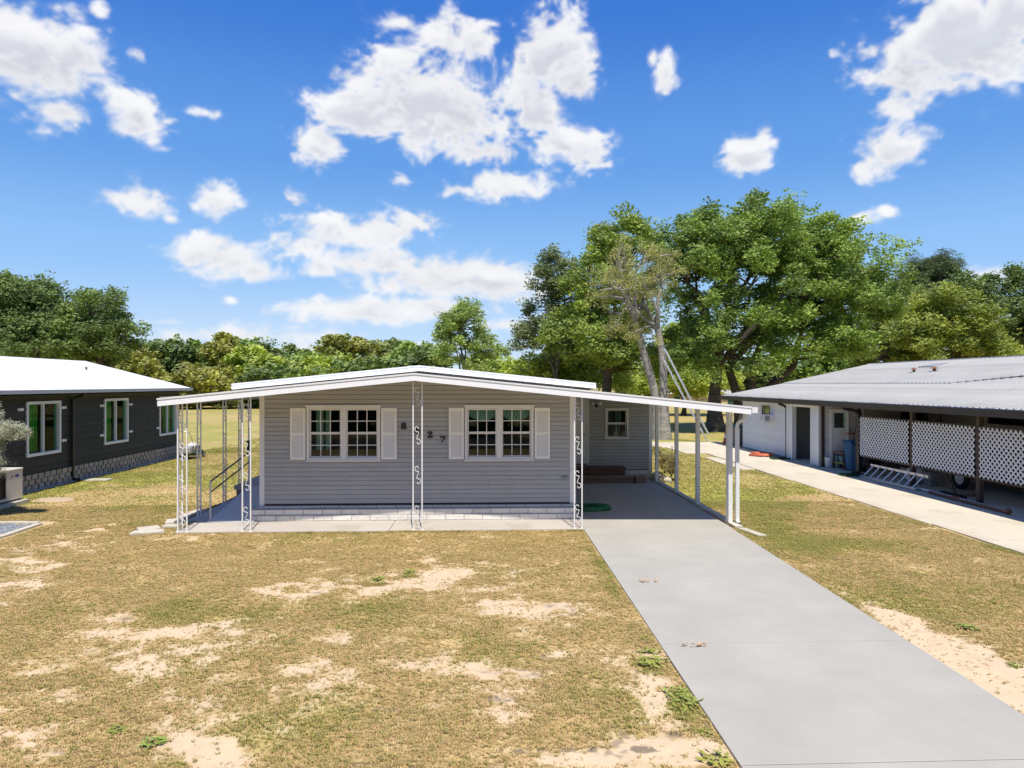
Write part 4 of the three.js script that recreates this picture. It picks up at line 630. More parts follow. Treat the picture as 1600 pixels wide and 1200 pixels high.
// things about the white house
{
  const ladder = (t, A, B, w, n, m, rr = .022) => { // A,B: [lower rail end, upper rail end] pairs
    part(t, 'rail', bar(A[0], A[1], .026, .07), m); part(t, 'rail', bar(B[0], B[1], .026, .07), m);
    for (let k = 0; k < n; k++) { const u = (k + .5) / n; part(t, 'rung', rod(A[0].clone().lerp(A[1], u), B[0].clone().lerp(B[1], u), rr, rr, 8), m); }
  };
  const l1 = thing('ladder', 'aluminium ladder lying on edge against the carport posts', 'ladder', [12.65, 0, 21.4]);
  ladder(l1, [V(12.56, .04, 23.2), V(12.56, .04, 20.15)], [V(12.84, .42, 23.05), V(12.84, .42, 20.0)], 0, 8, mt.alu, .028);
  const l2 = thing('extension_ladder', 'long aluminium extension ladder leaning against the pale tree', 'ladder', [12.05, 0, 37.8]);
  { const [bx0, bd] = [12.08, 37.8], top = atDist(1037, 545, 39.2); for (const o of [0, .05]) ladder(l2, [V(bx0 - .08 + o, GY + .02 + o * 8, bd - .17), V(top[0] - .08 + o, top[1] - .6 + o * 12, 39.2 - .17)], [V(bx0 + .08 + o, GY + .02 + o * 8, bd + .17), V(top[0] + .08 + o, top[1] - .6 + o * 12, 39.2 + .17)], .4, 16, mt.alu, .018); }
  const bin = thing('wheeled_bin', 'tall blue wheeled rubbish bin beside the lattice', 'bin', [13.2, 0, 24.8]);
  { const g = new THREE.CylinderGeometry(.36, .27, .95, 4, 1); g.rotateY(Math.PI / 4); g.scale(1, 1, 1.05); g.translate(13.2, .53, -24.8); part(bin, 'body', g, mt.blueBin); part(bin, 'lid', [new RoundedBoxGeometry(.6, .07, .62, 3, .03).translate(13.2, 1.05, -24.8), new RoundedBoxGeometry(.56, .08, .1, 2, .03).translate(13.2, .98, -24.48)], mt.blueBin); for (const s of [-1, 1]) { const w = new THREE.CylinderGeometry(.1, .1, .05, 16); w.rotateX(Math.PI / 2); w.translate(13.42, .1, -24.8 + s * .25); part(bin, 'wheel', w, mt.tyre); } part(bin, 'handle', rod(V(13.52, 1.0, 24.55), V(13.52, 1.0, 25.05), .02), mt.blueBin); }
  const bucket = (x, d, m, l) => { const t = thing('bucket', l, 'bucket', [x, 0, d]), g = new THREE.LatheGeometry([[.001, .01], [.13, .01], [.155, .36], [.165, .37], [.15, .37], [.125, .03]].map((q) => new THREE.Vector2(...q)), 20); g.translate(x, 0, -d); part(t, 'pail', g, m); part(t, 'bail', tube([V(x - .155, .34, d), V(x - .12, .24, d - .12), V(x, .2, d - .16), V(x + .12, .24, d - .12), V(x + .155, .34, d)], .005, 16, 4), mt.metal); };
  bucket(12.86, 25.95, mt.white, 'white plastic bucket beside the doorway column'); bucket(13.15, 25.85, mt.grey, 'grey bucket behind the white bucket');
  const bench = thing('potting_bench', 'low red-topped bench of pots beside blue bin', 'bench', [13.2, 0, 25.4]); part(bench, 'top', bx(12.95, 13.5, .58, .62, 25.1, 25.85), mt.rust); part(bench, 'shelf', bx(12.98, 13.48, .2, .23, 25.12, 25.83), mt.yellow); for (const x of [12.98, 13.45]) for (const d of [25.13, 25.8]) part(bench, 'leg', bx(x, x + .04, 0, .58, d, d + .04), mt.brownPost);
  [[13.05, 25.25, mt.teal], [13.1, 25.45, mt.grey], [13.05, 25.65, mt.teal]].forEach(([x, d, m]) => { const t = thing('flower_pot', 'small round pot standing on the low bench shelf', 'pot', [x, .23, d], 'pots on the bench shelf'), g = new THREE.LatheGeometry([[.001, 0], [.07, 0], [.095, .2], [.105, .2], [.105, .235], [.085, .235], [.07, .03]].map((q) => new THREE.Vector2(...q)), 16); g.translate(x, .231, -d); part(t, 'pot', g, m); });
  const tool = (n, l, c, x, d, hgt, dx, m, head) => { const t = thing(n, l, c, [x, 0, d]); part(t, 'handle', rod(V(x, .06, d), V(x + dx, hgt, d + .05), .015, .013, 8), m); part(t, 'head', head, mt.red); };
  tool('broom', 'pale-handled broom leaning beside the half-glazed door', 'broom', 13.5, 25.75, 1.5, .1, mt.deckPale, [bx(13.38, 13.62, .004, .1, 25.72, 25.78)]);
  tool('rake', 'wooden rake leaning beside the blue bin', 'rake', 13.12, 24.95, 1.6, .25, mt.brownPost, [bx(12.95, 13.3, .02, .07, 24.94, 24.98)]);
  const rk = thing('tool_hook', 'red tool rack hanging above the blue bin', 'rack', [13.9, 1.22, 25.95]); part(rk, 'board', bx(13.55, 14.2, 1.22, 1.28, 25.9, 26.0), mt.orange); part(rk, 'rod', rod(V(13.95, 1.28, 25.95), V(13.95, 2.4, 25.95), .015), mt.brown);
  const coil = (n, l, x, d, r, m, tr) => { const t = thing(n, l, 'hose', [x, 0, d]), pts = []; for (let i = 0; i <= 150; i++) { const a = i / 150 * 6.28 * 6, rr = r * (.85 + .15 * Math.sin(i * .21)); pts.push(V(x + Math.cos(a) * rr, tr + .1 * i / 150, d + Math.sin(a) * rr * 1.15)); } part(t, 'hose', tube(pts, tr, 420, 6), m); };
  coil('coiled_hose', 'coiled orange-red hose on the cream footpath', 12.0, 30.2, .5, mt.orange, .022);
  for (const [x, d, l] of [[12.42, 28.85, 'dark green splash block below downspout by the clapboard wall'], [12.6, 23.5, 'dark green splash block below downspout by the lattice']]) { const t = thing('splash_block', l, 'splash block', [x, 0, d]); part(t, 'tray', [new RoundedBoxGeometry(.8, .03, .42, 2, .012).translate(x - .15, .018, -d), bx(x - .53, x + .24, .03, .075, d - .21, d - .17), bx(x - .53, x + .24, .03, .075, d + .17, d + .21)], mt.darkGreen); }
  const p1 = thing('metal_pipe', 'long grey metal pipe lying along the footpath edge', 'pipe', [12.62, 0, 18.5]); part(p1, 'pipe', rod(V(12.72, .05, 20.3), V(12.55, .05, 17.3), .045, .045, 10), mt.metal); part(p1, 'coupling', rod(V(12.62, .05, 18.6), V(12.605, .05, 18.3), .055, .055, 10), mt.rust);
  const p2 = thing('wooden_pole', 'brown timber pole lying beside the metal pipe', 'pole', [12.5, 0, 18]); part(p2, 'pole', rod(V(12.60, .045, 19.6), V(12.47, .045, 16.4), .04, .036, 8), mt.rust); part(p2, 'knob', [new THREE.SphereGeometry(.075, 10, 8).translate(12.47, .07, -16.4)], mt.rust);
  const p3 = thing('plank', 'short grey-green plank propped beside the trailer wheel', 'plank', [13.4, 0, 20]); part(p3, 'board', bar(V(13.3, .02, 19.5), V(13.75, .42, 20.6), .09, .025), mt.deckPale);
  const p4 = thing('timber_offcut', 'pale timber offcut on the carport floor', 'timber', [13.5, 0, 19.2]); part(p4, 'timber', bx(13.3, 13.7, 0, .09, 19.0, 19.18), mt.deckPale);
  const p5 = thing('black_jack', 'black trailer jack lying on the carport floor', 'jack', [12.95, 0, 19]); part(p5, 'beam', bx(12.85, 13.0, 0, .09, 18.6, 19.5), mt.black); part(p5, 'lever', rod(V(12.92, .06, 19.2), V(13.15, .14, 18.5), .02), mt.rust);
  // trailer behind the lattice
  const tr = thing('utility_trailer', 'dark utility trailer with white spoked wheel behind the lattice', 'trailer', [15, 0, 19]);
  part(tr, 'deck', bx(14.35, 15.9, .55, .64, 15.5, 22.3), mt.darkTrim); part(tr, 'side_rail', [bx(14.32, 14.36, .64, 1.15, 15.5, 22.3)], mt.darkTrim); part(tr, 'side_rail', bx(15.9, 15.94, .64, 1.15, 15.5, 22.3), mt.darkTrim); part(tr, 'axle', rod(V(14.1, .34, 20.4), V(16.1, .34, 20.4), .04), mt.black); part(tr, 'drawbar', [bar(V(14.7, .5, 15.5), V(15.1, .45, 14.0), .06, .06), bar(V(15.5, .5, 15.5), V(15.1, .45, 14.0), .06, .06)], mt.black); part(tr, 'stand', bx(15.05, 15.15, -.003, .45, 14.1, 14.2), mt.black); part(tr, 'cargo', [new RoundedBoxGeometry(1.2, .6, 2.2, 2, .05).translate(15.1, .95, -17.6)], mt.beigePlain);
  for (const x of [14.08, 16.12]) { const w = sub(tr, 'wheel', [x - 15, .34, 19 - 20.4]); const g = new THREE.TorusGeometry(.26, .085, 12, 28); g.rotateY(Math.PI / 2); part(w, 'tyre', g, mt.tyre); const rimG = [new THREE.TorusGeometry(.185, .022, 8, 24).rotateY(Math.PI / 2), new THREE.CylinderGeometry(.07, .08, .1, 14).rotateZ(Math.PI / 2)]; for (let k = 0; k < 8; k++) { const b = new THREE.BoxGeometry(.03, .15, .06); b.translate(0, .125, 0); b.rotateX(k / 8 * 6.283); rimG.push(b); } part(w, 'rim', rimG.map((g) => g.translate(x < 15 ? -.04 : .04, 0, 0)), mt.rim); part(w, 'hub_plate', new THREE.CylinderGeometry(.2, .2, .01, 20).rotateZ(Math.PI / 2), mt.black); }
  const cab = thing('added_dark_cabinet', 'added dark cabinet darkening the bay behind the lattice', 'cabinet', [15.2, 0, 25.4]); part(cab, 'case', bx(14.3, 16.3, 0, 1.75, 25.1, 25.8), mt.darkTrim); for (const x of [14.35, 15.33]) { const dd = part(cab, 'door', bx(x, x + .92, .08, 1.7, 25.07, 25.098), mt.rail); part(dd, 'handle', bx(x + (x < 15 ? .82 : .06), x + (x < 15 ? .85 : .09), .8, 1.0, 25.04, 25.069), mt.metal); }  // added cabinet, there to make the view through the lattice dark
  [[13.6, 22.3], [13.65, 21.2]].forEach(([x, d], i) => { const t = thing('concrete_block', i ? 'hollow concrete block standing near the trailer wheel' : 'hollow concrete block standing behind the ladder', 'block', [x, 0, d]); part(t, 'shell', [bx(x - .1, x + .1, 0, .4, d - .2, d - .16), bx(x - .1, x + .1, 0, .4, d + .16, d + .2), bx(x - .1, x + .1, 0, .4, d - .02, d + .02), bx(x - .1, x - .065, 0, .4, d - .16, d - .02), bx(x + .065, x + .1, 0, .4, d - .16, d - .02), bx(x - .1, x - .065, 0, .4, d + .02, d + .16), bx(x + .065, x + .1, 0, .4, d + .02, d + .16)], mt.block); });
  const sack = thing('white_sack', 'slumped white sack under the lattice behind ladder', 'sack', [13.55, 0, 21.75]); { const g = new THREE.SphereGeometry(.3, 16, 12), p = g.attributes.position; for (let i = 0; i < p.count; i++) { const n = 1 + .3 * (vn(p.getX(i) * 9 + 3, p.getY(i) * 9 + p.getZ(i) * 7, 5) - .5); p.setXYZ(i, p.getX(i) * n, Math.max(-.24, p.getY(i) * .9 * n), p.getZ(i) * n); } g.computeVertexNormals(); g.translate(13.55, .24, -21.75); part(sack, 'bag', g, mt.white); }
  // cone and dark bin at the far corner of the path
  const cone = thing('traffic_cone', 'red and white safety cone at far end of footpath', 'cone', [11.6, 0, 36.6]); { const x = atDist(1134, 680, 36.6)[0]; part(cone, 'base', bx(x - .19, x + .19, 0, .04, 36.41, 36.79), mt.red); part(cone, 'body', [rod(V(x, .04, 36.6), V(x, .3, 36.6), .14, .1, 16), rod(V(x, .45, 36.6), V(x, .72, 36.6), .07, .025, 16)], mt.red); part(cone, 'stripe', rod(V(x, .3, 36.6), V(x, .45, 36.6), .1, .07, 16), mt.white); cone.position.x; }
  const db = thing('dark_bin', 'dark round bin at far corner of the white house', 'bin', [12.6, 0, 35.4]); part(db, 'body', [rod(V(12.75, .004, 35.3), V(12.75, .95, 35.3), .3, .36, 18)], mt.rail); part(db, 'lid', rod(V(12.75, .951, 35.3), V(12.75, 1.03, 35.3), .38, .34, 18), mt.teal);
}
// leaves on the driveway
[[1015, 909], [1084, 1009]].forEach(([px, py], i) => {
  const [x, d] = groundAt(px, py), R = rng(50 + i), t = thing('leaf_litter', i ? 'clump of dry brown leaves on driveway joint' : 'few dry tan leaves on the driveway beyond the joint', 'leaves', [x, 0, d]);
  for (let k = 0; k < 14; k++) { const g = new THREE.CircleGeometry(.012 + .010 * R(), 6); g.scale(1.7, .7, 1); const p = g.attributes.position; for (let j = 0; j < p.count; j++) p.setZ(j, Math.abs(p.getX(j)) * .35); g.rotateX(-1.57 + (R() - .5) * .7); g.rotateY(R() * 6); g.translate(x + (R() - .5) * .30, .012 + R() * .02, -(d + (R() - .5) * .10)); part(t, 'leaf', g, mt.dryLeaf); }
});
// ---------------------------------------------------------------- plants
function taperTube(pts, radii, n = 7) {
  const c = new THREE.CatmullRomCurve3(pts), S = (pts.length - 1) * 4, g = new THREE.TubeGeometry(c, S, 1, n), p = g.attributes.position, fr = c.getSpacedPoints(S);
  for (let i = 0; i <= S; i++) { const u = i / S * (radii.length - 1), k = Math.min(radii.length - 2, Math.floor(u)), r = mix(radii[k], radii[k + 1], u - k); for (let j = 0; j <= n; j++) { const o = i * (n + 1) + j; p.setXYZ(o, fr[i].x + (p.getX(o) - fr[i].x) * r, fr[i].y + (p.getY(o) - fr[i].y) * r, fr[i].z + (p.getZ(o) - fr[i].z) * r); } }
  g.computeVertexNormals(); const uv = g.attributes.uv, L = c.getLength(); for (let i = 0; i < uv.count; i++) uv.setXY(i, uv.getX(i) * L, uv.getY(i) * 1.2); return g;
}
function leafCluster(seed, n, size, asp = .55, droop = 0) {
  const R = rng(seed), pos = [];
  for (let k = 0; k < n; k++) {
    const a = R() * 6.283, z = R() * 2 - 1, rr = Math.cbrt(R()), s = Math.sqrt(1 - z * z), c = new THREE.Vector3(Math.cos(a) * s * rr, z * rr * .8, Math.sin(a) * s * rr);
    const e = new THREE.Euler((R() - .5) * 1.9 + droop, R() * 6.283, (R() - .5) * 1.9), L = size * (.7 + .6 * R()), w = L * asp;
    const P = [[0, 0, -L], [w, -L * .12, 0], [0, 0, L], [-w, -L * .12, 0]].map((q) => new THREE.Vector3(...q).applyEuler(e).add(c));
    for (const i of [0, 1, 2, 0, 2, 3]) pos.push(P[i].x, P[i].y, P[i].z);
  }
  const g = new THREE.BufferGeometry(); g.setAttribute('position', new THREE.Float32BufferAttribute(pos, 3)); g.computeVertexNormals(); return g;
}
const LC = { oak: leafCluster(1, 22, .30, .5), fine: leafCluster(2, 26, .19, .5), far: leafCluster(3, 14, .42, .6), needle: leafCluster(4, 40, .42, .07), grey: leafCluster(5, 30, .17, .5), weed: leafCluster(6, 20, .3, .4) };
const leafM = new THREE.MeshPhysicalMaterial({ color: 0xffffff, roughness: .7, transmission: .45, thickness: 0, side: THREE.DoubleSide });
const bark = M([.115, .09, .07], .95, { map: tBark, bumpMap: tBark, bumpScale: .03 }), barkPale = M([.42, .385, .335], .9, { map: tBark, bumpMap: tBark, bumpScale: .015 }), barkGrey = M([.19, .17, .15], .95, { map: tBark });
// x,d: foot of the tree; crown: list of ellipsoids [x, y, d, rx, ry, rd, weight]
function tree(o) {
  const { name = 'oak_tree', label, group, x, d, seed, crown, lobes = 50, lobeR = 1.2, per = 60, cl = .38, leaf = LC.oak, cols, tr = .35, bk = bark, fork = .3, cat = 'tree', limbs = 7, flat = .72, inner = .35, stems, ground = GY } = o;
  const R = rng(seed), t = thing(name, label, cat, [x, ground, d], group), L = [], NL = Math.round(lobes * 1.9), PL = Math.round(per * .5);
  const W = crown.reduce((s, c) => s + (c[6] ?? 1), 0);
  for (let i = 0; i < NL; i++) {
    let w = R() * W, c = crown[0]; for (const q of crown) { w -= q[6] ?? 1; if (w <= 0) { c = q; break; } }
    const a = R() * 6.283, z = R() * 1.75 - .75, s = Math.sqrt(Math.max(0, 1 - z * z)), rr = inner + (1 - inner) * Math.sqrt(R());
    L.push([new THREE.Vector3(c[0] + Math.cos(a) * s * rr * c[3], c[1] + z * rr * c[4], -(c[2] + Math.sin(a) * s * rr * c[5])), lobeR * .74 * (.5 + .95 * R()), R(), .75 + .6 * R()]);
  }
  // trunk, main limbs, and a branch to every clump
  const top = crown.reduce((m, c) => Math.max(m, c[1]), 0), cx = crown[0][0], cd = crown[0][2], wood = [], nodes = [];
  const fy = ground + (top - ground) * fork, foot = V(x, ground - .05, d), fk = V(mix(x, cx, .35) + (R() - .5) * .4, fy, mix(d, cd, .35));
  const main = stems ?? [[foot, V(mix(x, fk.x, .5) + (R() - .5) * .3, mix(ground, fy, .5), mix(d, -fk.z, .5) + (R() - .5) * .3), fk]];
  main.forEach((m) => wood.push(taperTube([m[0].clone().add(new THREE.Vector3(0, 0, 0)), m[0].clone().lerp(m[1], .18), ...m.slice(1)], [tr * 1.75, tr * 1.12, ...m.slice(1).map((_, i) => tr * (1 - .3 * (i + 1) / m.length))], 10)));
  const ends = main.map((m) => m[m.length - 1]);
  for (let i = 0; i < limbs; i++) { const s0 = ends[i % ends.length], tg = L[Math.floor((i + .5) / limbs * L.length)][0].clone(); tg.lerp(s0, .12); const mid = s0.clone().lerp(tg, .5).add(new THREE.Vector3((R() - .5) * 1.2, .5 + R() * .8, (R() - .5) * 1.2)); wood.push(taperTube([s0, s0.clone().lerp(mid, .5).add(new THREE.Vector3((R() - .5) * .4, .1, (R() - .5) * .4)), mid, tg], [tr * .62, tr * .45, tr * .3, .04], 7)); for (let k = 1; k < 8; k++) { const u = k / 8; nodes.push(u < .5 ? s0.clone().lerp(mid, u * 2) : mid.clone().lerp(tg, u * 2 - 1)); } }
  for (const [c] of L) { let b = null, bd = 1e9; for (const n of nodes) { const q = n.distanceTo(c) + Math.max(0, n.y - c.y) * 1.5; if (q < bd) { bd = q; b = n; } } if (b && bd > .3) wood.push(taperTube([b, b.clone().lerp(c, .5).add(new THREE.Vector3((R() - .5) * .5, -.1 + R() * .3, (R() - .5) * .5)), c], [Math.min(.09, tr * .25), .045, .012], 5)); }
  part(t, 'trunk', wood, bk, false);
  const N = NL * PL, im = new THREE.InstancedMesh(leaf, leafM, N), mx = new THREE.Matrix4(), q = new THREE.Quaternion(), col = new THREE.Color(), e = new THREE.Euler(); let n = 0;
  for (const [c, r, tone, st] of L) for (let k = 0; k < PL; k++) {
    const a = R() * 6.283, z = R() * 1.8 - .8, s = Math.sqrt(Math.max(0, 1 - z * z)), rr = r * (.35 + .65 * Math.sqrt(R())) * (1 + .3 * (R() - .5)) * (R() < .2 ? 1.6 : 1), u = Math.min(1, Math.max(0, tone * .75 + R() * .4 - .08)), sc = cl * (.65 + .7 * R()), jit = 1.15 + .55 * R();
    const cc = mix3(cols[0], cols[1], u); e.set((R() - .5) * .8, R() * 6.283, (R() - .5) * .8); q.setFromEuler(e);
    im.setMatrixAt(n, mx.compose(new THREE.Vector3(c.x + Math.cos(a) * s * rr * st - x, c.y + z * rr * flat - ground, c.z + Math.sin(a) * s * rr / st + d), q, new THREE.Vector3(sc, sc, sc))); im.setColorAt(n, col.setRGB(cc[0] * jit, cc[1] * jit, cc[2] * jit)); n++;
  }
  im.name = 'crown'; im.castShadow = im.receiveShadow = true; im.userData = { kind: 'stuff' }; t.add(im); return t;
}
const E = (px, py, d, rx, ry, rd, w = 1) => { const [X, y] = atDist(px, py, d), k = d / FOC; return [X, y, d, rx * k, ry * k, rd, w]; };
const OAK = [[.10, .165, .02], [.27, .37, .045]], OAKD = [[.07, .12, .02], [.19, .26, .04]], BRIGHT = [[.20, .27, .022], [.40, .45, .05]], OLIVE = [[.24, .25, .065], [.38, .37, .115]], PINE = [[.05, .085, .022], [.12, .17, .035]];
const fx = (px, d) => atDist(px, 600, d)[0];
// big oaks behind the carport
tree({ label: 'largest green oak with dark trunk beyond the carport posts', x: 15.4, d: 46.6, seed: 101, crown: [E(1140, 440, 46.5, 112, 122, 5, 3), E(1175, 375, 47, 80, 68, 4, 1.3), E(1090, 400, 46, 62, 70, 3.5, 1), E(1130, 550, 45.5, 90, 40, 3.5, .8)], lobes: 74, lobeR: 1.08, per: 70, cl: .36, cols: OAK, tr: .42, fork: .34, limbs: 10 });
tree({ label: 'broad green oak with forked trunk behind the white house roof', x: fx(1168, 47.5), d: 47.5, seed: 102, crown: [E(1290, 450, 48, 98, 110, 5, 3), E(1340, 440, 47.5, 58, 60, 4, .8), E(1255, 390, 48, 70, 60, 4, 1), E(1260, 540, 47, 105, 45, 4, 1)], lobes: 74, lobeR: 1.08, per: 70, cl: .36, cols: OAK, tr: .32, fork: .3, limbs: 10,
  stems: [[V(fx(1160, 47.5), GY, 47.5), V(fx(1152, 47.5), 2.2, 47.5), V(fx(1138, 47.4), 4.2, 47.4)], [V(fx(1164, 47.5), GY, 47.5), V(fx(1170, 47.4), 2.2, 47.4), V(fx(1182, 47.4), 5.2, 47.3)], [V(fx(1185, 47.9), GY, 47.9), V(fx(1195, 47.9), 2.4, 47.9), V(fx(1240, 48), 4.4, 48)]] });
tree({ label: 'green oak standing behind the pale half-bare tree', x: fx(948, 53), d: 53, seed: 103, crown: [E(948, 450, 53, 68, 92, 4, 2), E(975, 385, 53, 48, 46, 3, 1), E(910, 530, 52, 62, 62, 3.5, 1.2), E(1000, 540, 52, 55, 60, 3, .8)], lobes: 56, lobeR: 1.1, per: 60, cl: .42, cols: [[.13, .19, .02], [.31, .39, .045]], tr: .4, fork: .28 });
tree({ name: 'half_bare_tree', label: 'pale-barked tree with thin olive-brown foliage behind the carport', x: 10.23, d: 39.7, seed: 104, crown: [E(1000, 430, 40, 52, 62, 2.2, 2), E(955, 455, 40, 36, 50, 2, 1), E(1035, 420, 40, 30, 48, 1.8, .8), E(985, 520, 40, 46, 34, 1.8, .6)], lobes: 62, lobeR: .62, per: 15, cl: .22, leaf: LC.fine, cols: OLIVE, tr: .24, bk: barkPale, limbs: 12, inner: .2,
  stems: [[V(10.23, GY, 39.7), V(fx(1037, 39.7), 2.5, 39.7), V(fx(1035, 39.7), 4.6, 39.7), V(fx(1028, 39.8), 6.2, 39.8)], [V(fx(1029, 39.9), GY, 39.9), V(fx(1024, 39.9), 2.4, 39.9), V(fx(1008, 40), 4.6, 40), V(fx(993, 40), 6.6, 40)]] });
tree({ label: 'loose dark tree reaching out left of the green oaks', x: fx(872, 57), d: 57, seed: 105, crown: [E(868, 430, 57, 28, 36, 2, 1), E(848, 500, 57, 42, 38, 2.4, 1), E(885, 480, 57, 34, 70, 2, 1.2), E(822, 535, 57, 22, 22, 1.6, .4)], lobes: 34, lobeR: .95, per: 40, cl: .34, cols: [[.08, .12, .035], [.19, .23, .07]], tr: .22, bk: barkGrey, inner: .5 });
tree({ name: 'bushy_tree', label: 'bright green bushy tree low behind the house roof', x: fx(880, 60), d: 60, seed: 106, crown: [E(875, 585, 60, 68, 34, 3), E(930, 580, 60, 60, 36, 3)], lobes: 34, lobeR: 1.2, per: 50, cl: .45, cols: BRIGHT, tr: .2, fork: .3, limbs: 6, cat: 'tree' });
tree({ name: 'bushy_tree', label: 'low yellow-green tree seen between the oak trunks', x: fx(1068, 70), d: 70, seed: 107, crown: [E(1068, 555, 70, 42, 50, 3), E(1040, 598, 70, 60, 18, 3), E(1095, 598, 70, 50, 18, 3)], lobes: 40, lobeR: 1.2, per: 44, cl: .5, cols: BRIGHT, tr: .2, limbs: 6 });
// right edge
tree({ label: 'mid green oak beyond the white house roof', x: fx(1480, 58), d: 58, seed: 111, crown: [E(1480, 505, 58, 62, 58, 4, 2), E(1425, 535, 58, 40, 40, 3, .8), E(1525, 540, 58, 50, 40, 3, .8)], lobes: 46, lobeR: 1.05, per: 58, cl: .42, cols: [[.15, .20, .02], [.34, .38, .045]], tr: .38, inner: .3 });
tree({ name: 'pine_tree', label: 'dark open-crowned pine above the white house', x: fx(1462, 66), d: 66, seed: 112, crown: [E(1452, 422, 66, 40, 20, 2.4, 2), E(1420, 445, 66, 24, 12, 2, .8), E(1480, 440, 66, 22, 22, 2, .9), E(1450, 480, 66, 50, 28, 2.5, .6)], lobes: 26, lobeR: .75, per: 30, cl: .5, leaf: LC.needle, cols: PINE, tr: .25, fork: .55, bk: barkGrey });
tree({ label: 'oak with dark dense crown at the edge beyond white roof', x: fx(1580, 60), d: 60, seed: 113, crown: [E(1575, 505, 60, 60, 60, 4, 2), E(1515, 450, 61, 36, 32, 3, .8), E(1605, 445, 60, 30, 28, 3, .6), E(1640, 500, 60, 50, 60, 4, 1)], lobes: 56, lobeR: 1.0, per: 56, cl: .42, cols: OAKD, tr: .4, inner: .3 });
tree({ label: 'oak filling the gap between the big oak and pine', x: fx(1405, 64), d: 64, seed: 114, crown: [E(1405, 505, 64, 46, 66, 4, 1), E(1370, 550, 64, 50, 40, 4, .6), E(1455, 560, 64, 60, 30, 4, .6)], lobes: 44, lobeR: 1.2, per: 50, cl: .46, cols: [[.12, .17, .025], [.29, .33, .06]], tr: .3 });
// left group behind the dark house
tree({ label: 'tall dark oak behind the white roof of the dark house', x: fx(60, 50), d: 50, seed: 121, crown: [E(50, 500, 50, 62, 56, 4, 2), E(30, 462, 50, 42, 28, 3, .8), E(-40, 490, 50, 60, 60, 4, 1), E(90, 535, 49, 54, 40, 4, 1)], lobes: 62, lobeR: 1.15, per: 64, cl: .36, cols: OAKD, tr: .42, fork: .3, inner: .3 });
tree({ label: 'dark oak with ragged open crown beside the tall dark oak', x: fx(168, 50), d: 50, seed: 122, crown: [E(158, 484, 50, 34, 26, 3, 1), E(178, 530, 50, 34, 34, 3, 1.2), E(135, 535, 50, 40, 40, 3, 1)], lobes: 36, lobeR: .9, per: 52, cl: .34, cols: OAKD, tr: .34, fork: .35, inner: .45 });
// slender pale green tree over the roof ridge
tree({ name: 'slender_tree', label: 'slender light green tree rising above the grey house ridge', x: fx(735, 62), d: 62, seed: 123, crown: [E(725, 530, 62, 44, 52, 2.4, 2), E(700, 510, 62, 22, 32, 2, .6), E(760, 560, 62, 36, 32, 2.4, .8), E(730, 492, 62, 24, 20, 2, .5)], lobes: 30, lobeR: .75, per: 34, cl: .36, cols: [[.16, .23, .04], [.33, .42, .085]], tr: .16, fork: .3, bk: barkGrey, inner: .4 });
// the belt of trees across the field: each with its own size and tone
{
  const R = rng(500), tones = [OAK, OAKD, BRIGHT, [[.17, .19, .025], [.33, .32, .045]], [[.13, .18, .04], [.27, .31, .08]]], words = ['mid green', 'dark green', 'yellow-green', 'olive green', 'soft green'];
  const spec = [[205, 578, 40, 24, 92, 3], [262, 568, 46, 28, 100, 1], [310, 572, 46, 32, 108, 0], [350, 566, 48, 38, 104, 3], [402, 578, 46, 34, 98, 2], [372, 562, 44, 30, 122, 0], [440, 566, 48, 34, 116, 4], [488, 578, 46, 28, 110, 0], [545, 556, 46, 34, 112, 3], [600, 562, 44, 28, 118, 4], [640, 566, 40, 28, 110, 0], [668, 572, 40, 26, 104, 1], [770, 586, 50, 24, 100, 2], [820, 596, 50, 22, 104, 0], [520, 584, 60, 22, 96, 2], [1010, 600, 60, 22, 105, 4], [1100, 594, 60, 24, 118, 0], [1190, 592, 70, 30, 110, 1], [1300, 585, 80, 34, 104, 0], [150, 570, 60, 34, 104, 0], [60, 570, 70, 34, 108, 1], [-40, 565, 80, 40, 110, 0], [1420, 580, 90, 36, 104, 1], [1560, 575, 90, 40, 108, 0], [580, 590, 60, 18, 90, 1], [440, 596, 60, 16, 94, 1], [310, 598, 60, 16, 92, 3]];
  spec.forEach(([px, py, rx, ry, d, k], i) => tree({ name: 'field_tree', label: words[k] + ' round-crowned tree in the belt beyond the dry field', group: 'trees beyond the dry field, ' + words[k], x: fx(px, d), d, seed: 600 + i, crown: [E(px, py, d, rx, ry, 4, 2), E(px + (R() - .5) * rx, py + 12, d, rx * .8, ry * .8, 3.5, 1), [fx(px, d), 1.6, d, rx * .9 * d / FOC, 1.9, 3, .8]], lobes: 34, lobeR: 1.55, per: 34, cl: .68, leaf: LC.far, cols: tones[k], tr: .28, limbs: 5, fork: .2, inner: .3 }));
}
for (let i = 0; i < 9; i++) { const X = -34 + i * 8.4 + (i % 3) * 1.1, d = -17 - (i % 2) * 2.5; tree({ name: 'street_tree', label: 'dark leafy tree across the street', group: 'trees across the street', x: X, d, seed: 800 + i, crown: [[X, 5.6, d, 5.2, 4.4, 4, 2], [X + 1, 2.2, d, 5, 2.2, 3, 1]], lobes: 30, lobeR: 1.9, per: 40, cl: .8, leaf: LC.far, cols: OAKD, tr: .4, limbs: 5, fork: .25 }); }
// silver shrub by the condenser
tree({ name: 'silver_shrub', label: 'silvery grey leafed shrub in front of the dark house', cat: 'shrub', x: -12.35, d: 17.1, seed: 131, crown: [[-12.0, 1.75, 17.0, .75, .65, .6, 2], [-11.15, 1.95, 17.0, .45, .12, .2, .3], [-11.9, 2.3, 17.0, .5, .4, .4, .9], [-11.75, 1.2, 17.0, .45, .3, .4, .8]], lobes: 100, lobeR: .26, per: 48, cl: .095, leaf: LC.grey, cols: [[.30, .31, .21], [.45, .45, .33]], tr: .06, fork: .35, bk: barkGrey, limbs: 9, inner: .2, flat: .9 });
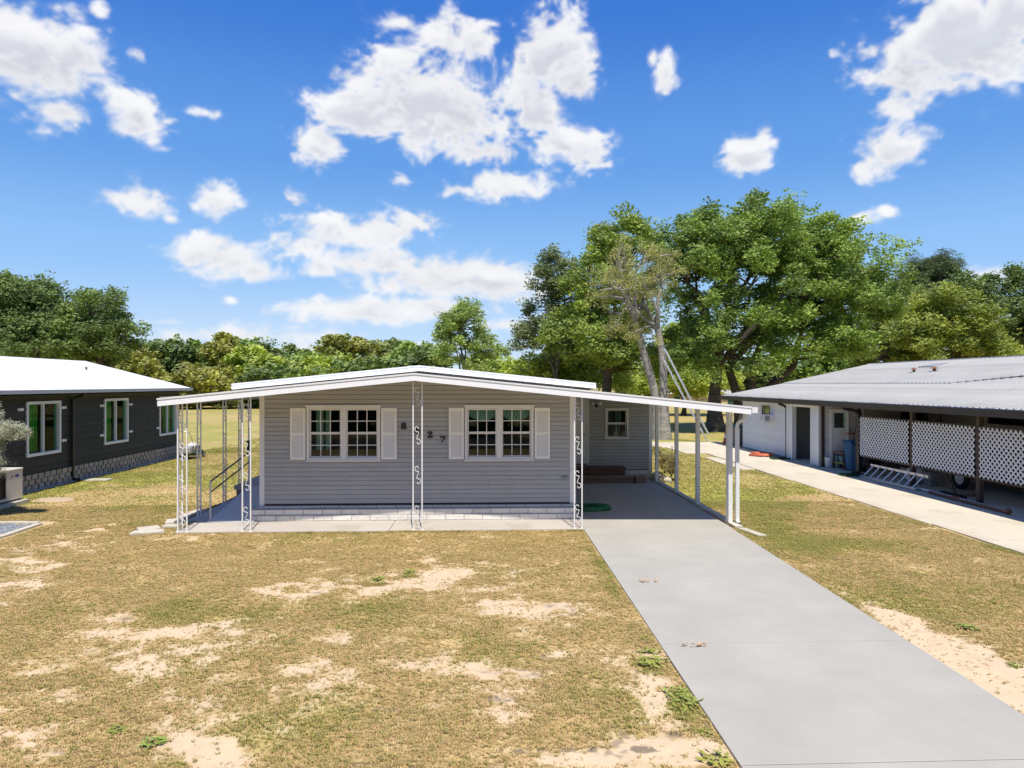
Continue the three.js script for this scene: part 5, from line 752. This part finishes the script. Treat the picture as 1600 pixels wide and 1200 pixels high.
// tawny clump at the carport corner
tree({ name: 'ornamental_shrub', label: 'straw-coloured bushy plant at the carport corner', cat: 'shrub', x: 5.98, d: 22.75, seed: 132, crown: [[5.98, .5, 22.75, .3, .42, .35]], lobes: 26, lobeR: .14, per: 22, cl: .07, leaf: LC.grey, cols: [[.20, .19, .05], [.42, .34, .14]], tr: .02, fork: .3, limbs: 5, inner: .2 });
{ const R = rng(61); [[5.75, 22.75, .16], [5.88, 22.45, .12], [5.68, 22.95, .2]].forEach(([x, d, r]) => { const t = thing('garden_rock', 'rounded pale rock at the carport corner', 'rock', [x, 0, d], 'rocks at the carport corner'), g = new THREE.IcosahedronGeometry(r, 3), p = g.attributes.position; for (let i = 0; i < p.count; i++) { const n = 1 + .5 * (vn(p.getX(i) * 9 + x, p.getY(i) * 9 + p.getZ(i) * 8, 9) - .5); p.setXYZ(i, p.getX(i) * n, p.getY(i) * .8 * n, p.getZ(i) * n); } g.computeVertexNormals(); g.translate(x, GY + r * .6, -d); part(t, 'rock', g, mt.stone); }); }
// weeds by the driveway
{
  const R = rng(71); [[1010, 1003, .10, 'by the driveway joint'], [1020, 1040, .17, 0], [1014, 1022, .13, 0], [1062, 1090, .15, 0], [1072, 1104, .16, 0], [1118, 1192, .15, 0], [1100, 1150, .08, 0], [945, 880, .10, 0], [925, 850, .08, 0], [958, 905, .09, 0], [1152, 824, .16, 0], [640, 897, .14, 1], [590, 908, .13, 1], [185, 1145, .09, 1], [238, 1165, .11, 1], [530, 984, .07, 1], [1510, 985, .14, 2], [1585, 1043, .1, 2], [1160, 822, .1, 0]].forEach(([px, py, r, k]) => {
    const [x, d] = groundAt(px, py, GY), t = thing('weed', k === 1 ? 'small green weed tuft in the dry front lawn' : k === 2 ? 'small green weed on the sandy driveway verge' : 'low leafy green weed along the driveway edge', 'weed', [x, GY + .01, d], k === 1 ? 'weeds in the front lawn' : k === 2 ? 'weeds on the sandy verge' : 'weeds along the driveway edge');
    if (typeof k === 'string') t.userData.label = 'low leafy green weed along the driveway edge';
    const g = leafCluster(Math.floor(px), 46, .34, .35); g.scale(r, r * .32, r); g.translate(x, GY + .015 + r * .2, -d); part(t, 'foliage', g, M([.22 + .08 * R(), .26 + .05 * R(), .05], .8), false);
    part(t, 'stem', [rod(V(x, GY, d), V(x, GY + r * .5, d), .006, .003, 5)], mt.darkGreen);
  });
}
// far buildings across the field
for (const [px0, px1, d, l, c] of [[1040, 1112, 96, 'low pale-roofed building far across the field', mt.tan], [1124, 1150, 99, 'small white-roofed shed far across the field', mt.tan]]) {
  const x0 = fx(px0, d), x1 = fx(px1, d), t = thing('far_building', l, 'building', [(x0 + x1) / 2, GY, d]);
  part(t, 'wall', bx(x0 + .3, x1 - .3, GY, 1.75, d, d + 6), c); const s = new THREE.Shape([[d - .5, 1.68], [d + 3, 2.35], [d + 6.5, 1.68], [d + 6.5, 1.6], [d - .5, 1.6]].map((q) => new THREE.Vector2(...q))); const g = new THREE.ExtrudeGeometry(s, { depth: x1 - x0, bevelEnabled: false }); g.rotateY(Math.PI / 2); g.translate(x0, .1, 0); part(t, 'roof', g, mt.tin); part(t, 'door', bx(x0 + 1.2, x0 + 2.0, GY + .02, 1.45, d - .03, d - .002), mt.darkGreen);
}
scene.traverse((o) => { if (o.isMesh) { o.castShadow = true; o.receiveShadow = true; } });
renderer.render(scene, camera);
